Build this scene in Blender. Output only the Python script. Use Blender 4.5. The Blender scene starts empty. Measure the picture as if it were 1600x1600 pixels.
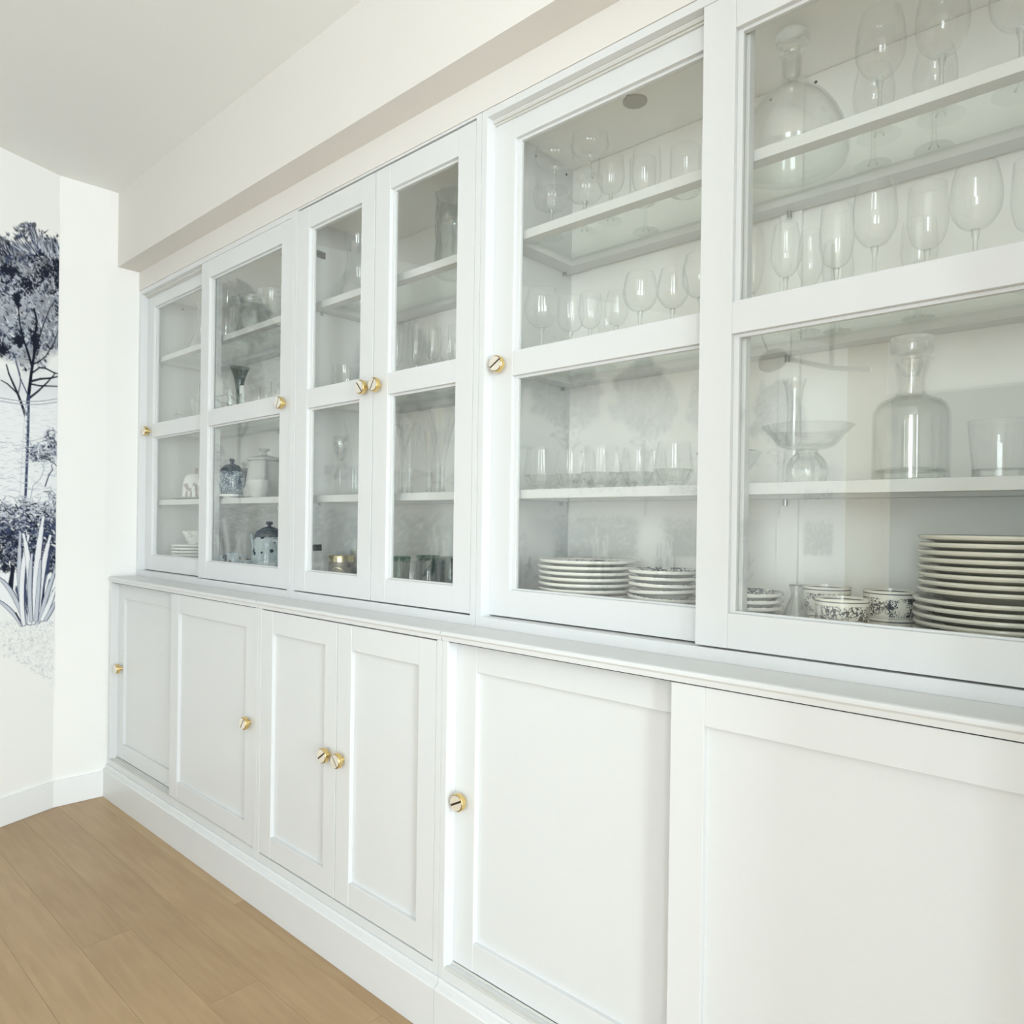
import bpy, bmesh, math, random
import numpy as np
from mathutils import Vector, Matrix
PI = math.pi
SC = bpy.context.scene
COL = SC.collection

# ------------------------------------------------------------------ camera
cam = bpy.data.cameras.new('camera'); camo = bpy.data.objects.new('camera', cam); COL.objects.link(camo)
cr = ((0.74321061, -0.66895104, -0.01193712), (0.66891344, 0.74330254, -0.00749317), (0.01388546, -0.0024159, 0.99990067))
m = Matrix.Identity(4)
for i in range(3):
    m[i][0] = cr[i][0]; m[i][1] = cr[i][2]; m[i][2] = -cr[i][1]
m.translation = (3.208, -1.0864, 1.1382)
camo.matrix_world = m
cam.sensor_width = 36.0; cam.lens = 36.0 * 1122.18 / 1600
cam.shift_x = -2.1 / 1600; cam.shift_y = 20.9 / 1600
cam.clip_start = 0.02
SC.camera = camo

# ------------------------------------------------------------------ light, world, exposure
w = bpy.data.worlds.new('daylight'); SC.world = w; w.use_nodes = True
bg = w.node_tree.nodes['Background']; bg.inputs[0].default_value = (0.80, 0.90, 1.0, 1); bg.inputs[1].default_value = 1.6
def area(name, loc, rot, sx, sy, power, color):
    l = bpy.data.lights.new(name, 'AREA'); l.shape = 'RECTANGLE'; l.size = sx; l.size_y = sy; l.energy = power; l.color = color
    o = bpy.data.objects.new(name, l); COL.objects.link(o); o.location = loc; o.rotation_euler = rot
    return o
# daylight entering through the two windows of the room (right-hand wall and the wall behind the camera)
for k, (yc, pw) in enumerate(((-1.25, 72), (-3.45, 40))):
    area('window_daylight', (5.37, yc, 1.28), (0, PI / 2, 0), 2.00, 0.80, pw, (0.85, 0.94, 1.0))
area('window_daylight_front', (4.05, -4.36, 1.35), (PI / 2, 0, 0), 0.80, 2.00, 46, (0.85, 0.94, 1.0))
SC.view_settings.view_transform = 'Standard'; SC.view_settings.look = 'None'
SC.view_settings.gamma = 1.0; SC.view_settings.use_curve_mapping = False
SC.view_settings.exposure = 0.53
SC.cycles.use_denoising = True
SC.cycles.max_bounces = 14; SC.cycles.diffuse_bounces = 6; SC.cycles.glossy_bounces = 6
SC.cycles.transmission_bounces = 12; SC.cycles.transparent_max_bounces = 48
SC.cycles.sample_clamp_indirect = 6.0

# ------------------------------------------------------------------ materials
def mat(name, color, rough=0.5, metal=0.0, spec=0.5, coat=0.0):
    mt = bpy.data.materials.new(name); mt.use_nodes = True
    b = mt.node_tree.nodes['Principled BSDF']
    b.inputs['Base Color'].default_value = (*color, 1); b.inputs['Roughness'].default_value = rough
    b.inputs['Metallic'].default_value = metal; b.inputs['Specular IOR Level'].default_value = spec
    b.inputs['Coat Weight'].default_value = coat
    return mt
def nd(mt, t, **kw):
    n = mt.node_tree.nodes.new(t)
    for k, v in kw.items(): setattr(n, k, v)
    return n
def lk(mt, a, b): mt.node_tree.links.new(a, b)
def bsdf(mt): return mt.node_tree.nodes['Principled BSDF']
def math_node(mt, op, a, b=None, clamp=False):
    n = nd(mt, 'ShaderNodeMath', operation=op, use_clamp=clamp)
    for i, x in enumerate((a, b)):
        if x is None: continue
        if isinstance(x, (int, float)): n.inputs[i].default_value = x
        else: lk(mt, x, n.inputs[i])
    return n.outputs[0]
def grain(mt, scale, strength, dist=0.001, stretch=(1, 1, 1)):
    tc = nd(mt, 'ShaderNodeTexCoord'); mp = nd(mt, 'ShaderNodeMapping'); mp.inputs['Scale'].default_value = stretch
    nz = nd(mt, 'ShaderNodeTexNoise'); nz.inputs['Scale'].default_value = scale; nz.inputs['Detail'].default_value = 4
    bp = nd(mt, 'ShaderNodeBump'); bp.inputs['Strength'].default_value = strength; bp.inputs['Distance'].default_value = dist
    lk(mt, tc.outputs['Object'], mp.inputs['Vector']); lk(mt, mp.outputs[0], nz.inputs['Vector'])
    lk(mt, nz.outputs['Fac'], bp.inputs['Height']); lk(mt, bp.outputs[0], bsdf(mt).inputs['Normal'])
M = {}
M['wall'] = mat('wall_paint', (0.86, 0.85, 0.825), 0.85, spec=0.2); grain(M['wall'], 90, 0.12)
M['ceiling'] = mat('ceiling_paint', (0.82, 0.82, 0.80), 0.9, spec=0.1); grain(M['ceiling'], 90, 0.1)
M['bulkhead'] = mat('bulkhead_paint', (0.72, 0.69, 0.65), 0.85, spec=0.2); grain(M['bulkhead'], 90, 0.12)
M['skirting'] = mat('white_skirting_paint', (0.84, 0.845, 0.845), 0.4)
M['beige'] = mat('beige_paint', (0.62, 0.54, 0.41), 0.85, spec=0.2)
M['dim'] = mat('dim_passage_tone', (0.30, 0.32, 0.34), 0.9, spec=0.1)  # dimness of the unlit passage is put into this dark wall colour
M['white'] = mat('white_lacquered_wood', (0.685, 0.693, 0.69), 0.33, spec=0.45); grain(M['white'], 60, 0.10, 0.0006, (6, 6, 0.4))  # front white darkened in colour so lit fronts do not outshine the interior
M['carcass'] = mat('lightened_white_interior', (0.94, 0.93, 0.90), 0.5, spec=0.35)  # same white as the fronts, lightened to stand in for light inside
M['track'] = mat('white_plastic_track', (0.62, 0.61, 0.57), 0.45)
M['gap'] = mat('dark_hole', (0.012, 0.012, 0.012), 0.8)
M['brass'] = mat('brushed_brass', (0.80, 0.60, 0.26), 0.22, 1.0)
M['brassface'] = mat('brass_with_pale_reflection', (0.86, 0.80, 0.69), 0.3, 0.45)  # white reflection of the room is mixed into the face colour
M['slot'] = mat('dark_bronze_slot', (0.05, 0.03, 0.015), 0.45, 0.6)
M['steel'] = mat('steel', (0.55, 0.55, 0.55), 0.3, 1.0)
M['darksteel'] = mat('dark_hinge_metal', (0.14, 0.145, 0.15), 0.35, 0.8)
M['china'] = mat('cream_china', (0.80, 0.775, 0.70), 0.16, spec=0.6)
M['chinawhite'] = mat('white_china', (0.82, 0.82, 0.81), 0.15, spec=0.6)
M['bluewhite'] = mat('pale_blue_glaze', (0.50, 0.58, 0.60), 0.15, spec=0.6)
M['greyglaze'] = mat('grey_glaze', (0.42, 0.42, 0.42), 0.3, spec=0.5)
M['darkglaze'] = mat('dark_slate_glaze', (0.10, 0.12, 0.14), 0.2, spec=0.6)
M['mauve'] = mat('mauve_glaze', (0.38, 0.33, 0.33), 0.3, spec=0.5)
M['black'] = mat('black_enamel', (0.02, 0.02, 0.022), 0.25)
M['tin'] = mat('bronze_brown_tin', (0.20, 0.175, 0.13), 0.35, 0.6)
M['tingold'] = mat('pale_gold_tin', (0.80, 0.70, 0.46), 0.25, 0.9)
M['putty'] = mat('putty_ceramic', (0.62, 0.61, 0.53), 0.4)
M['lampmetal'] = mat('lamp_bronze', (0.25, 0.24, 0.19), 0.4, 0.5)
M['frame'] = mat('window_frame_paint', (0.8, 0.8, 0.8), 0.4)

def glass_mat(name, tint, edge, f0, power=5.0, rough=0.0, solid=0.0, ior=1.45):
    """clear glassware: transmits, mirrors at grazing angles, edges slightly darker; `solid` mixes in true refraction"""
    mt = bpy.data.materials.new(name); mt.use_nodes = True; nt = mt.node_tree; nt.nodes.clear()
    out = nd(mt, 'ShaderNodeOutputMaterial'); lw = nd(mt, 'ShaderNodeLayerWeight'); lw.inputs['Blend'].default_value = 0.5
    fac = lw.outputs['Facing']
    p = math_node(mt, 'POWER', fac, power); f = math_node(mt, 'MULTIPLY_ADD', p, 1 - f0); nt.nodes[-1].inputs[2].default_value = f0
    p2 = math_node(mt, 'POWER', fac, 4.5)
    mx = nd(mt, 'ShaderNodeMixRGB'); mx.inputs[1].default_value = (*tint, 1); mx.inputs[2].default_value = (*edge, 1); lk(mt, p2, mx.inputs[0])
    tr = nd(mt, 'ShaderNodeBsdfTransparent'); lk(mt, mx.outputs[0], tr.inputs[0])
    gl = nd(mt, 'ShaderNodeBsdfGlossy'); gl.inputs['Roughness'].default_value = rough; gl.inputs[0].default_value = (1, 1, 1, 1)
    ms = nd(mt, 'ShaderNodeMixShader'); lk(mt, f, ms.inputs[0]); lk(mt, tr.outputs[0], ms.inputs[1]); lk(mt, gl.outputs[0], ms.inputs[2])
    last = ms.outputs[0]
    if solid > 0:
        g = nd(mt, 'ShaderNodeBsdfGlass'); g.inputs['IOR'].default_value = ior; g.inputs[0].default_value = (*tint, 1)
        m2 = nd(mt, 'ShaderNodeMixShader'); m2.inputs[0].default_value = solid
        lk(mt, last, m2.inputs[1]); lk(mt, g.outputs[0], m2.inputs[2]); last = m2.outputs[0]
    lk(mt, last, out.inputs[0]); return mt
M['pane'] = glass_mat('door_pane_glass', (0.990, 0.994, 0.982), (0.9, 0.94, 0.91), 0.063)
M['shelfglass'] = glass_mat('shelf_glass', (0.955, 0.97, 0.955), (0.8, 0.87, 0.83), 0.05)
M['glass'] = glass_mat('thin_clear_glass', (0.997, 0.998, 0.997), (0.62, 0.65, 0.64), 0.06, 4.0)
M['crystal'] = glass_mat('thick_clear_glass', (0.985, 0.992, 0.988), (0.72, 0.76, 0.74), 0.06, 4.0, 0.0, 0.5)
M['greyglass'] = glass_mat('smoke_grey_glass', (0.60, 0.65, 0.63), (0.2, 0.25, 0.24), 0.06, 4.0)
M['greenglass'] = glass_mat('green_tinted_glass', (0.42, 0.56, 0.47), (0.15, 0.25, 0.2), 0.06, 4.0)
M['frosted'] = glass_mat('frosted_glass', (0.90, 0.91, 0.90), (0.7, 0.72, 0.7), 0.10, 4.0, 0.35)
M['ribglass'] = glass_mat('ribbed_clear_glass', (0.90, 0.915, 0.91), (0.35, 0.38, 0.37), 0.08, 3.0)
M['windowglass'] = glass_mat('window_glass', (0.97, 0.98, 0.98), (0.9, 0.92, 0.92), 0.04)

def printed(name, base, ink, scale, r0=None, r1=None, z0=None, z1=None, thr=0.5, top=True, dots=False, line=None):
    """china with an ink print between radii r0..r1 (on top faces) or heights z0..z1 (on the side)"""
    mt = mat(name, base, 0.15, spec=0.6); tc = nd(mt, 'ShaderNodeTexCoord'); sp = nd(mt, 'ShaderNodeSeparateXYZ'); lk(mt, tc.outputs['Object'], sp.inputs[0])
    oi = nd(mt, 'ShaderNodeObjectInfo'); va = nd(mt, 'ShaderNodeVectorMath', operation='ADD')
    cx = nd(mt, 'ShaderNodeCombineXYZ'); lk(mt, oi.outputs['Random'], cx.inputs[2]); lk(mt, tc.outputs['Object'], va.inputs[0]); lk(mt, cx.outputs[0], va.inputs[1])
    if dots:
        v = nd(mt, 'ShaderNodeTexVoronoi'); v.inputs['Scale'].default_value = scale; lk(mt, va.outputs[0], v.inputs['Vector'])
        msk = math_node(mt, 'LESS_THAN', v.outputs['Distance'], thr)
    else:
        nz = nd(mt, 'ShaderNodeTexNoise'); nz.inputs['Scale'].default_value = scale * 0.5; nz.inputs['Detail'].default_value = 1; lk(mt, va.outputs[0], nz.inputs['Vector'])
        v = nd(mt, 'ShaderNodeTexNoise'); v.inputs['Scale'].default_value = scale; v.inputs['Detail'].default_value = 2; v.inputs['Distortion'].default_value = 2.2; lk(mt, va.outputs[0], v.inputs['Vector'])
        a = math_node(mt, 'SUBTRACT', v.outputs['Fac'], 0.5); a = math_node(mt, 'ABSOLUTE', a); thin = math_node(mt, 'LESS_THAN', a, 0.05)
        blob = math_node(mt, 'GREATER_THAN', nz.outputs['Fac'], thr + 0.08)
        thin2 = math_node(mt, 'MULTIPLY', thin, math_node(mt, 'GREATER_THAN', nz.outputs['Fac'], thr - 0.08))
        msk = math_node(mt, 'MAXIMUM', thin2, math_node(mt, 'MULTIPLY', blob, math_node(mt, 'GREATER_THAN', v.outputs['Fac'], 0.46)))
    if r0 is not None:
        x2 = math_node(mt, 'MULTIPLY', sp.outputs[0], sp.outputs[0]); y2 = math_node(mt, 'MULTIPLY', sp.outputs[1], sp.outputs[1])
        r = math_node(mt, 'SQRT', math_node(mt, 'ADD', x2, y2))
        msk = math_node(mt, 'MULTIPLY', msk, math_node(mt, 'GREATER_THAN', r, r0)); msk = math_node(mt, 'MULTIPLY', msk, math_node(mt, 'LESS_THAN', r, r1))
        geo = nd(mt, 'ShaderNodeNewGeometry'); sn = nd(mt, 'ShaderNodeSeparateXYZ'); lk(mt, geo.outputs['Normal'], sn.inputs[0])
        msk = math_node(mt, 'MULTIPLY', msk, math_node(mt, 'GREATER_THAN', sn.outputs[2], 0.3))
    if z0 is not None:
        msk = math_node(mt, 'MULTIPLY', msk, math_node(mt, 'GREATER_THAN', sp.outputs[2], z0)); msk = math_node(mt, 'MULTIPLY', msk, math_node(mt, 'LESS_THAN', sp.outputs[2], z1))
    if line is not None:
        for zl in line:
            q = math_node(mt, 'LESS_THAN', math_node(mt, 'ABSOLUTE', math_node(mt, 'SUBTRACT', sp.outputs[2], zl)), 0.0009); msk = math_node(mt, 'MAXIMUM', msk, q)
    mx = nd(mt, 'ShaderNodeMixRGB'); mx.inputs[1].default_value = (*base, 1); mx.inputs[2].default_value = (*ink, 1); lk(mt, msk, mx.inputs[0])
    lk(mt, mx.outputs[0], bsdf(mt).inputs['Base Color']); return mt
M['plateprint'] = printed('china_with_blue_black_print', (0.80, 0.785, 0.73), (0.06, 0.075, 0.11), 70, 0.0, 0.092, thr=0.42)
M['bigplateprint'] = printed('cream_china_with_black_print', (0.78, 0.75, 0.66), (0.04, 0.045, 0.055), 60, 0.0, 0.11, thr=0.42)
M['cupprint'] = printed('cream_cup_china_with_dark_scroll_print', (0.82, 0.80, 0.73), (0.05, 0.055, 0.075), 105, None, None, 0.018, 0.050, thr=0.48, line=(0.010, 0.006, 0.0565))
M['dotted'] = printed('pale_blue_glaze_with_dark_dots', (0.55, 0.63, 0.65), (0.03, 0.04, 0.06), 34, thr=0.30, dots=True)
M['bluepainted'] = printed('blue_painted_glaze', (0.55, 0.63, 0.66), (0.12, 0.17, 0.24), 45, thr=0.46)
M['floral'] = printed('white_china_with_grey_sprigs', (0.82, 0.82, 0.81), (0.35, 0.37, 0.38), 60, thr=0.56)

# wooden planks: colour differs from plank to plank, grain runs along X
def plank_mat():
    mt = mat('pale_oak_plank', (0.5, 0.36, 0.2), 0.38, spec=0.4)
    oi = nd(mt, 'ShaderNodeObjectInfo'); tc = nd(mt, 'ShaderNodeTexCoord'); mp = nd(mt, 'ShaderNodeMapping'); mp.inputs['Scale'].default_value = (1.2, 14, 1)
    va = nd(mt, 'ShaderNodeVectorMath', operation='ADD'); cx = nd(mt, 'ShaderNodeCombineXYZ')
    lk(mt, math_node(mt, 'MULTIPLY', oi.outputs['Random'], 37.0), cx.inputs[0]); lk(mt, tc.outputs['Object'], va.inputs[0]); lk(mt, cx.outputs[0], va.inputs[1]); lk(mt, va.outputs[0], mp.inputs['Vector'])
    n1 = nd(mt, 'ShaderNodeTexNoise'); n1.inputs['Scale'].default_value = 3.5; n1.inputs['Detail'].default_value = 6; n1.inputs['Distortion'].default_value = 0.6; lk(mt, mp.outputs[0], n1.inputs['Vector'])
    n2 = nd(mt, 'ShaderNodeTexNoise'); n2.inputs['Scale'].default_value = 3.0; n2.inputs['Detail'].default_value = 3; lk(mt, va.outputs[0], n2.inputs['Vector'])
    f = math_node(mt, 'ADD', math_node(mt, 'MULTIPLY', n1.outputs['Fac'], 0.45), math_node(mt, 'MULTIPLY', n2.outputs['Fac'], 0.35))
    f = math_node(mt, 'ADD', f, math_node(mt, 'MULTIPLY', oi.outputs['Random'], 0.28))
    cr_ = nd(mt, 'ShaderNodeValToRGB'); lk(mt, f, cr_.inputs[0])
    e = cr_.color_ramp.elements; e[0].position = 0.28; e[0].color = (0.345, 0.225, 0.115, 1); e[1].position = 0.78; e[1].color = (0.50, 0.35, 0.195, 1)
    lk(mt, cr_.outputs[0], bsdf(mt).inputs['Base Color'])
    bp = nd(mt, 'ShaderNodeBump'); bp.inputs['Strength'].default_value = 0.06; bp.inputs['Distance'].default_value = 0.001
    lk(mt, n1.outputs['Fac'], bp.inputs['Height']); lk(mt, bp.outputs[0], bsdf(mt).inputs['Normal'])
    return mt
M['plank'] = plank_mat()
mm = mat('printed_mural_paper', (0.8, 0.8, 0.8), 0.8, spec=0.15)
va_ = nd(mm, 'ShaderNodeVertexColor'); va_.layer_name = 'print'; lk(mm, va_.outputs[0], bsdf(mm).inputs['Base Color']); M['mural'] = mm

# ------------------------------------------------------------------ object helpers
WL = {}
def link(o, parent=None, loc=(0, 0, 0)):
    """link o with its origin at world point loc"""
    COL.objects.link(o); WL[o.name] = Vector(loc)
    if parent: o.parent = parent; o.location = Vector(loc) - WL[parent.name]
    else: o.location = loc
    return o
def props(o, label=None, cat=None, group=None, kind=None):
    for k, v in (('label', label), ('category', cat), ('group', group), ('kind', kind)):
        if v: o[k] = v
    return o
def thing(name, loc, label, cat, group=None):
    o = bpy.data.objects.new(name, None); o.empty_display_size = 0.05; link(o, None, loc); return props(o, label, cat, group)
def empty(name, parent):
    o = bpy.data.objects.new(name, None); o.empty_display_size = 0.05; return link(o, parent, WL[parent.name])
def finish(bm, name, mats, smooth=False, sharp=38):
    me = bpy.data.meshes.new(name); bmesh.ops.recalc_face_normals(bm, faces=bm.faces[:]); bm.to_mesh(me); bm.free()
    for mt in (mats if isinstance(mats, (list, tuple)) else [mats]): me.materials.append(mt)
    if smooth:
        me.polygons.foreach_set('use_smooth', [True] * len(me.polygons)); me.set_sharp_from_angle(angle=math.radians(sharp))
    return me
def bx(bm, x0, x1, y0, y1, z0, z1, bev=0.0, mi=0):
    vs = [bm.verts.new(p) for p in ((x0, y0, z0), (x1, y0, z0), (x1, y1, z0), (x0, y1, z0), (x0, y0, z1), (x1, y0, z1), (x1, y1, z1), (x0, y1, z1))]
    fs = [bm.faces.new([vs[i] for i in f]) for f in ((3, 2, 1, 0), (4, 5, 6, 7), (0, 1, 5, 4), (1, 2, 6, 5), (2, 3, 7, 6), (3, 0, 4, 7))]
    for f in fs: f.material_index = mi
    if bev: bmesh.ops.bevel(bm, geom=list({e for f in fs for e in f.edges}), offset=bev, segments=2, affect='EDGES', profile=0.6)
def box(name, mt, parent, x0, x1, y0, y1, z0, z1, bev=0.0008, kind=None, label=None):
    """a box given in world coordinates, as one mesh object"""
    bm = bmesh.new(); L = WL[parent.name] if parent else Vector(((x0 + x1) / 2, (y0 + y1) / 2, z0))
    bx(bm, x0 - L.x, x1 - L.x, y0 - L.y, y1 - L.y, z0 - L.z, z1 - L.z, bev)
    o = link(bpy.data.objects.new(name, finish(bm, name, mt)), parent, L); return props(o, label, kind=kind)
def prism(bm, pts, a0, a1, axis='x', mi=0):
    """extrude polygon pts; axis x: pts are (y,z); axis z: pts are (x,y)"""
    def P(p, a): return (a, p[0], p[1]) if axis == 'x' else ((p[0], a, p[1]) if axis == 'y' else (p[0], p[1], a))
    A = [bm.verts.new(P(p, a0)) for p in pts]; B = [bm.verts.new(P(p, a1)) for p in pts]; n = len(pts)
    fs = [bm.faces.new(A), bm.faces.new(B[::-1])] + [bm.faces.new((A[i], B[i], B[(i + 1) % n], A[(i + 1) % n])) for i in range(n)]
    for f in fs: f.material_index = mi
def spline(pts, k=4):
    out = []; n = len(pts)
    for i in range(n - 1):
        p0 = pts[max(i - 1, 0)]; p1 = pts[i]; p2 = pts[i + 1]; p3 = pts[min(i + 2, n - 1)]
        for j in range(k):
            t = j / k
            out.append(tuple(0.5 * (2 * b + (c - a) * t + (2 * a - 5 * b + 4 * c - d) * t * t + (3 * b - a - 3 * c + d) * t ** 3) for a, b, c, d in zip(p0, p1, p2, p3)))
    out.append(tuple(pts[-1])); return out
def lathe(bm, prof, n=28, ctr=(0, 0, 0), mi=0, rmod=None, closed=False, sx=1.0):
    rings = []
    for r, z in prof:
        if r < 1e-5: rings.append([bm.verts.new((ctr[0], ctr[1], ctr[2] + z))])
        else: rings.append([bm.verts.new((ctr[0] + sx * r * (rmod(k / n, z) if rmod else 1) * math.cos(2 * PI * k / n), ctr[1] + r * (rmod(k / n, z) if rmod else 1) * math.sin(2 * PI * k / n), ctr[2] + z)) for k in range(n)])
    pairs = list(zip(rings[:-1], rings[1:])) + ([(rings[-1], rings[0])] if closed else [])
    for A, B in pairs:
        for k in range(n):
            a, b = A[k % len(A)], A[(k + 1) % len(A)]; c, d = B[(k + 1) % len(B)], B[k % len(B)]
            vs = []
            for v in (a, b, c, d):
                if v not in vs: vs.append(v)
            if len(vs) > 2:
                f = bm.faces.new(vs); f.material_index = mi
def tube(bm, pts, r, n=10, mi=0):
    pts = [Vector(p) for p in pts]; rr = r if isinstance(r, (list, tuple)) else [r] * len(pts); rings = []; up = Vector((0.13, 0.31, 0.94))
    for i, p in enumerate(pts):
        t = (pts[min(i + 1, len(pts) - 1)] - pts[max(i - 1, 0)]).normalized(); a = t.cross(up)
        if a.length < 1e-3: a = t.cross(Vector((1, 0, 0)))
        a.normalize(); b = t.cross(a).normalized()
        rings.append([bm.verts.new(p + rr[i] * (math.cos(2 * PI * k / n) * a + math.sin(2 * PI * k / n) * b)) for k in range(n)])
    for A, B in zip(rings[:-1], rings[1:]):
        for k in range(n):
            f = bm.faces.new((A[k], A[(k + 1) % n], B[(k + 1) % n], B[k])); f.material_index = mi
    for R_ in (rings[0], rings[-1][::-1]):
        f = bm.faces.new(R_); f.material_index = mi
MESH = {}
def L(key, prof, mt, n=28, sp=0, closed=False, **kw):
    """cached lathe mesh"""
    if key not in MESH:
        bm = bmesh.new(); lathe(bm, spline(prof, sp) if sp else prof, n, closed=closed, **kw); MESH[key] = finish(bm, key if isinstance(key, str) else key[0], mt, True)
    return MESH[key]
def T(key, paths, mt):
    if key not in MESH:
        bm = bmesh.new()
        for pts, r in paths: tube(bm, spline(pts, 5), r)
        MESH[key] = finish(bm, key[0], mt, True)
    return MESH[key]
def place(name, x, y, z, label, cat, parts, group=None, rz=0.0, tilt=0.0):
    """parts: [(part name, mesh)] or one mesh -> one thing standing at (x, y, z)"""
    if isinstance(parts, bpy.types.Mesh):
        o = link(bpy.data.objects.new(name, parts), None, (x, y, z)); props(o, label, cat, group)
    else:
        o = thing(name, (x, y, z), label, cat, group)
        for p in parts:
            c = link(bpy.data.objects.new(p[0], p[1]), o, (x, y, z))
            if len(p) > 2: c['label'] = p[2]
    o.rotation_euler = (tilt, 0, rz); return o

# ------------------------------------------------------------------ the room
X1, X2, X3 = 1.212, 2.022, 3.232            # right ends of the three cabinet units
YU = 0.1025; ZC = 0.898; ZT = 2.096         # front of the glass cabinets, top of the base units, top of everything
CEIL = 2.478; XR = 5.3; YF = -4.3
FA = Vector((-0.012, -0.193)); DB = Vector((0.342, -0.940)).normalized(); LB = 4.35   # fold and direction of the angled mural wall
FB = FA + DB * LB
def shell(name, pts2, z0, z1, mt, kind='structure'):
    bm = bmesh.new(); prism(bm, pts2, z0, z1, 'z'); o = link(bpy.data.objects.new(name, finish(bm, name, mt)), None, (0, 0, 0)); return props(o, kind=kind)
NB = Vector((DB.y, -DB.x)); NB = NB if NB.x < 0 else -NB     # outward (away from the room)
shell('wall_back', [(-0.15, 0.462), (XR + 0.1, 0.462), (XR + 0.1, 0.56), (-0.15, 0.56)], 0, CEIL, M['wall'])
shell('wall_alcove', [(0.0, 0.462), (0.0, -0.02), (FA.x, FA.y), (FA.x - 0.1, FA.y), (-0.1, 0.462)], 0, CEIL, M['wall'])
shell('wall_left', [tuple(FA), tuple(FB), tuple(FB + NB * 0.1), tuple(FA + NB * 0.1)], 0, CEIL, M['wall'])
shell('wall_end', [(3.244, 0.462), (3.244, -0.28), (3.46, -0.28), (3.46, 0.462)], 0, CEIL, M['wall'])
# right wall with its window opening
wr = bmesh.new()
for a in ((YF, -3.90, 0, CEIL), (-3.0, -1.7, 0, CEIL), (-0.8, 0.46, 0, CEIL), (-3.90, -3.0, 0, 0.2), (-3.90, -3.0, 2.36, CEIL), (-1.7, -0.8, 0, 0.2), (-1.7, -0.8, 2.36, CEIL)): bx(wr, XR, XR + 0.12, a[0], a[1], a[2], a[3])
props(link(bpy.data.objects.new('wall_right', finish(wr, 'wall_right', M['wall']))), kind='structure')
# wall behind the camera: beige pier, open passage, window
wf = bmesh.new()
for a in ((1.74, 3.05, 2.1, CEIL), (3.05, 3.55, 0, CEIL), (4.55, XR + 0.12, 0, CEIL), (3.55, 4.55, 0, 0.3), (3.55, 4.55, 2.38, CEIL)): bx(wf, a[0], a[1], YF - 0.12, YF, a[2], a[3])
props(link(bpy.data.objects.new('wall_front', finish(wf, 'wall_front', M['wall']))), kind='structure')
bmp = bmesh.new(); bx(bmp, FB.x - 0.02, 1.74, YF - 0.12, YF + 0.02, 0, CEIL)
props(link(bpy.data.objects.new('wall_pier', finish(bmp, 'wall_pier', M['beige']))), kind='structure')
ph = bmesh.new()
for a in ((1.2, 3.6, -6.1, -6.0, 0, CEIL), (1.2, 1.3, -6.0, YF - 0.12, 0, CEIL), (3.5, 3.6, -6.0, YF - 0.12, 0, CEIL)): bx(ph, *a)
props(link(bpy.data.objects.new('wall_passage', finish(ph, 'wall_passage', M['dim']))), kind='structure')
shell('ceiling', [(-0.2, 0.56), (XR + 0.2, 0.56), (XR + 0.2, -6.1), (-0.2, -6.1)], CEIL, CEIL + 0.1, M['ceiling'])
# bulkhead above the cabinets, and the filler strip between it and the cabinets
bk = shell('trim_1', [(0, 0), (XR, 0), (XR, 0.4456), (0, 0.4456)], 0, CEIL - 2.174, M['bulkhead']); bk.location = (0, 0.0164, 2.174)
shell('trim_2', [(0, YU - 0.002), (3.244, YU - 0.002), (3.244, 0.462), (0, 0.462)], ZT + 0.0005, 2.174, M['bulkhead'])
# baseboards
shell('baseboard_alcove', [(0.0, -0.005), (0.012, -0.005), (FA.x + 0.012, FA.y - 0.0), (FA.x, FA.y)], 0.001, 0.103, M['skirting'])
q0 = FA + Vector((0.012, 0.0)); q1 = FB - NB * 0.012
shell('baseboard_left', [tuple(FA), tuple(FB), tuple(q1), tuple(q0)], 0.001, 0.103, M['skirting'])
shell('baseboard_right', [(XR - 0.012, YF), (XR, YF), (XR, 0.45), (XR - 0.012, 0.45)], 0.001, 0.103, M['white'])
# windows
def window(name, axis, c, a0, a1, z0, z1, n):
    root = bpy.data.objects.new(name, None); link(root, None, (c, (a0 + a1) / 2, z0) if axis == 'x' else ((a0 + a1) / 2, c, z0)); props(root, kind='structure')
    def bar(nm, u0, u1, zz0, zz1, mt, t=0.03):
        if axis == 'x': box(nm, mt, root, c - t, c + t, u0, u1, zz0, zz1)
        else: box(nm, mt, root, u0, u1, c - t, c + t, zz0, zz1)
    f = 0.07
    bar('sill', a0, a1, z0, z0 + f, M['frame']); bar('head', a0, a1, z1 - f, z1, M['frame'])
    for k in range(n + 1):
        u = a0 + (a1 - a0) * k / n; u0 = min(max(u - f / 2, a0), a1 - f)
        bar('mullion', u0, u0 + f, z0 + f, z1 - f, M['frame'])
    for k in range(n):
        bar('pane', a0 + (a1 - a0) * k / n + f * (1 if k == 0 else 0.5), a0 + (a1 - a0) * (k + 1) / n - f * (1 if k == n - 1 else 0.5), z0 + f, z1 - f, M['windowglass'], 0.004)
window('window_1', 'x', XR + 0.03, -1.7, -0.8, 0.2, 2.36, 1)
window('window_2', 'x', XR + 0.03, -3.90, -3.0, 0.2, 2.36, 1)
window('window_3', 'y', YF - 0.03, 3.55, 4.55, 0.3, 2.38, 1)
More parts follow.
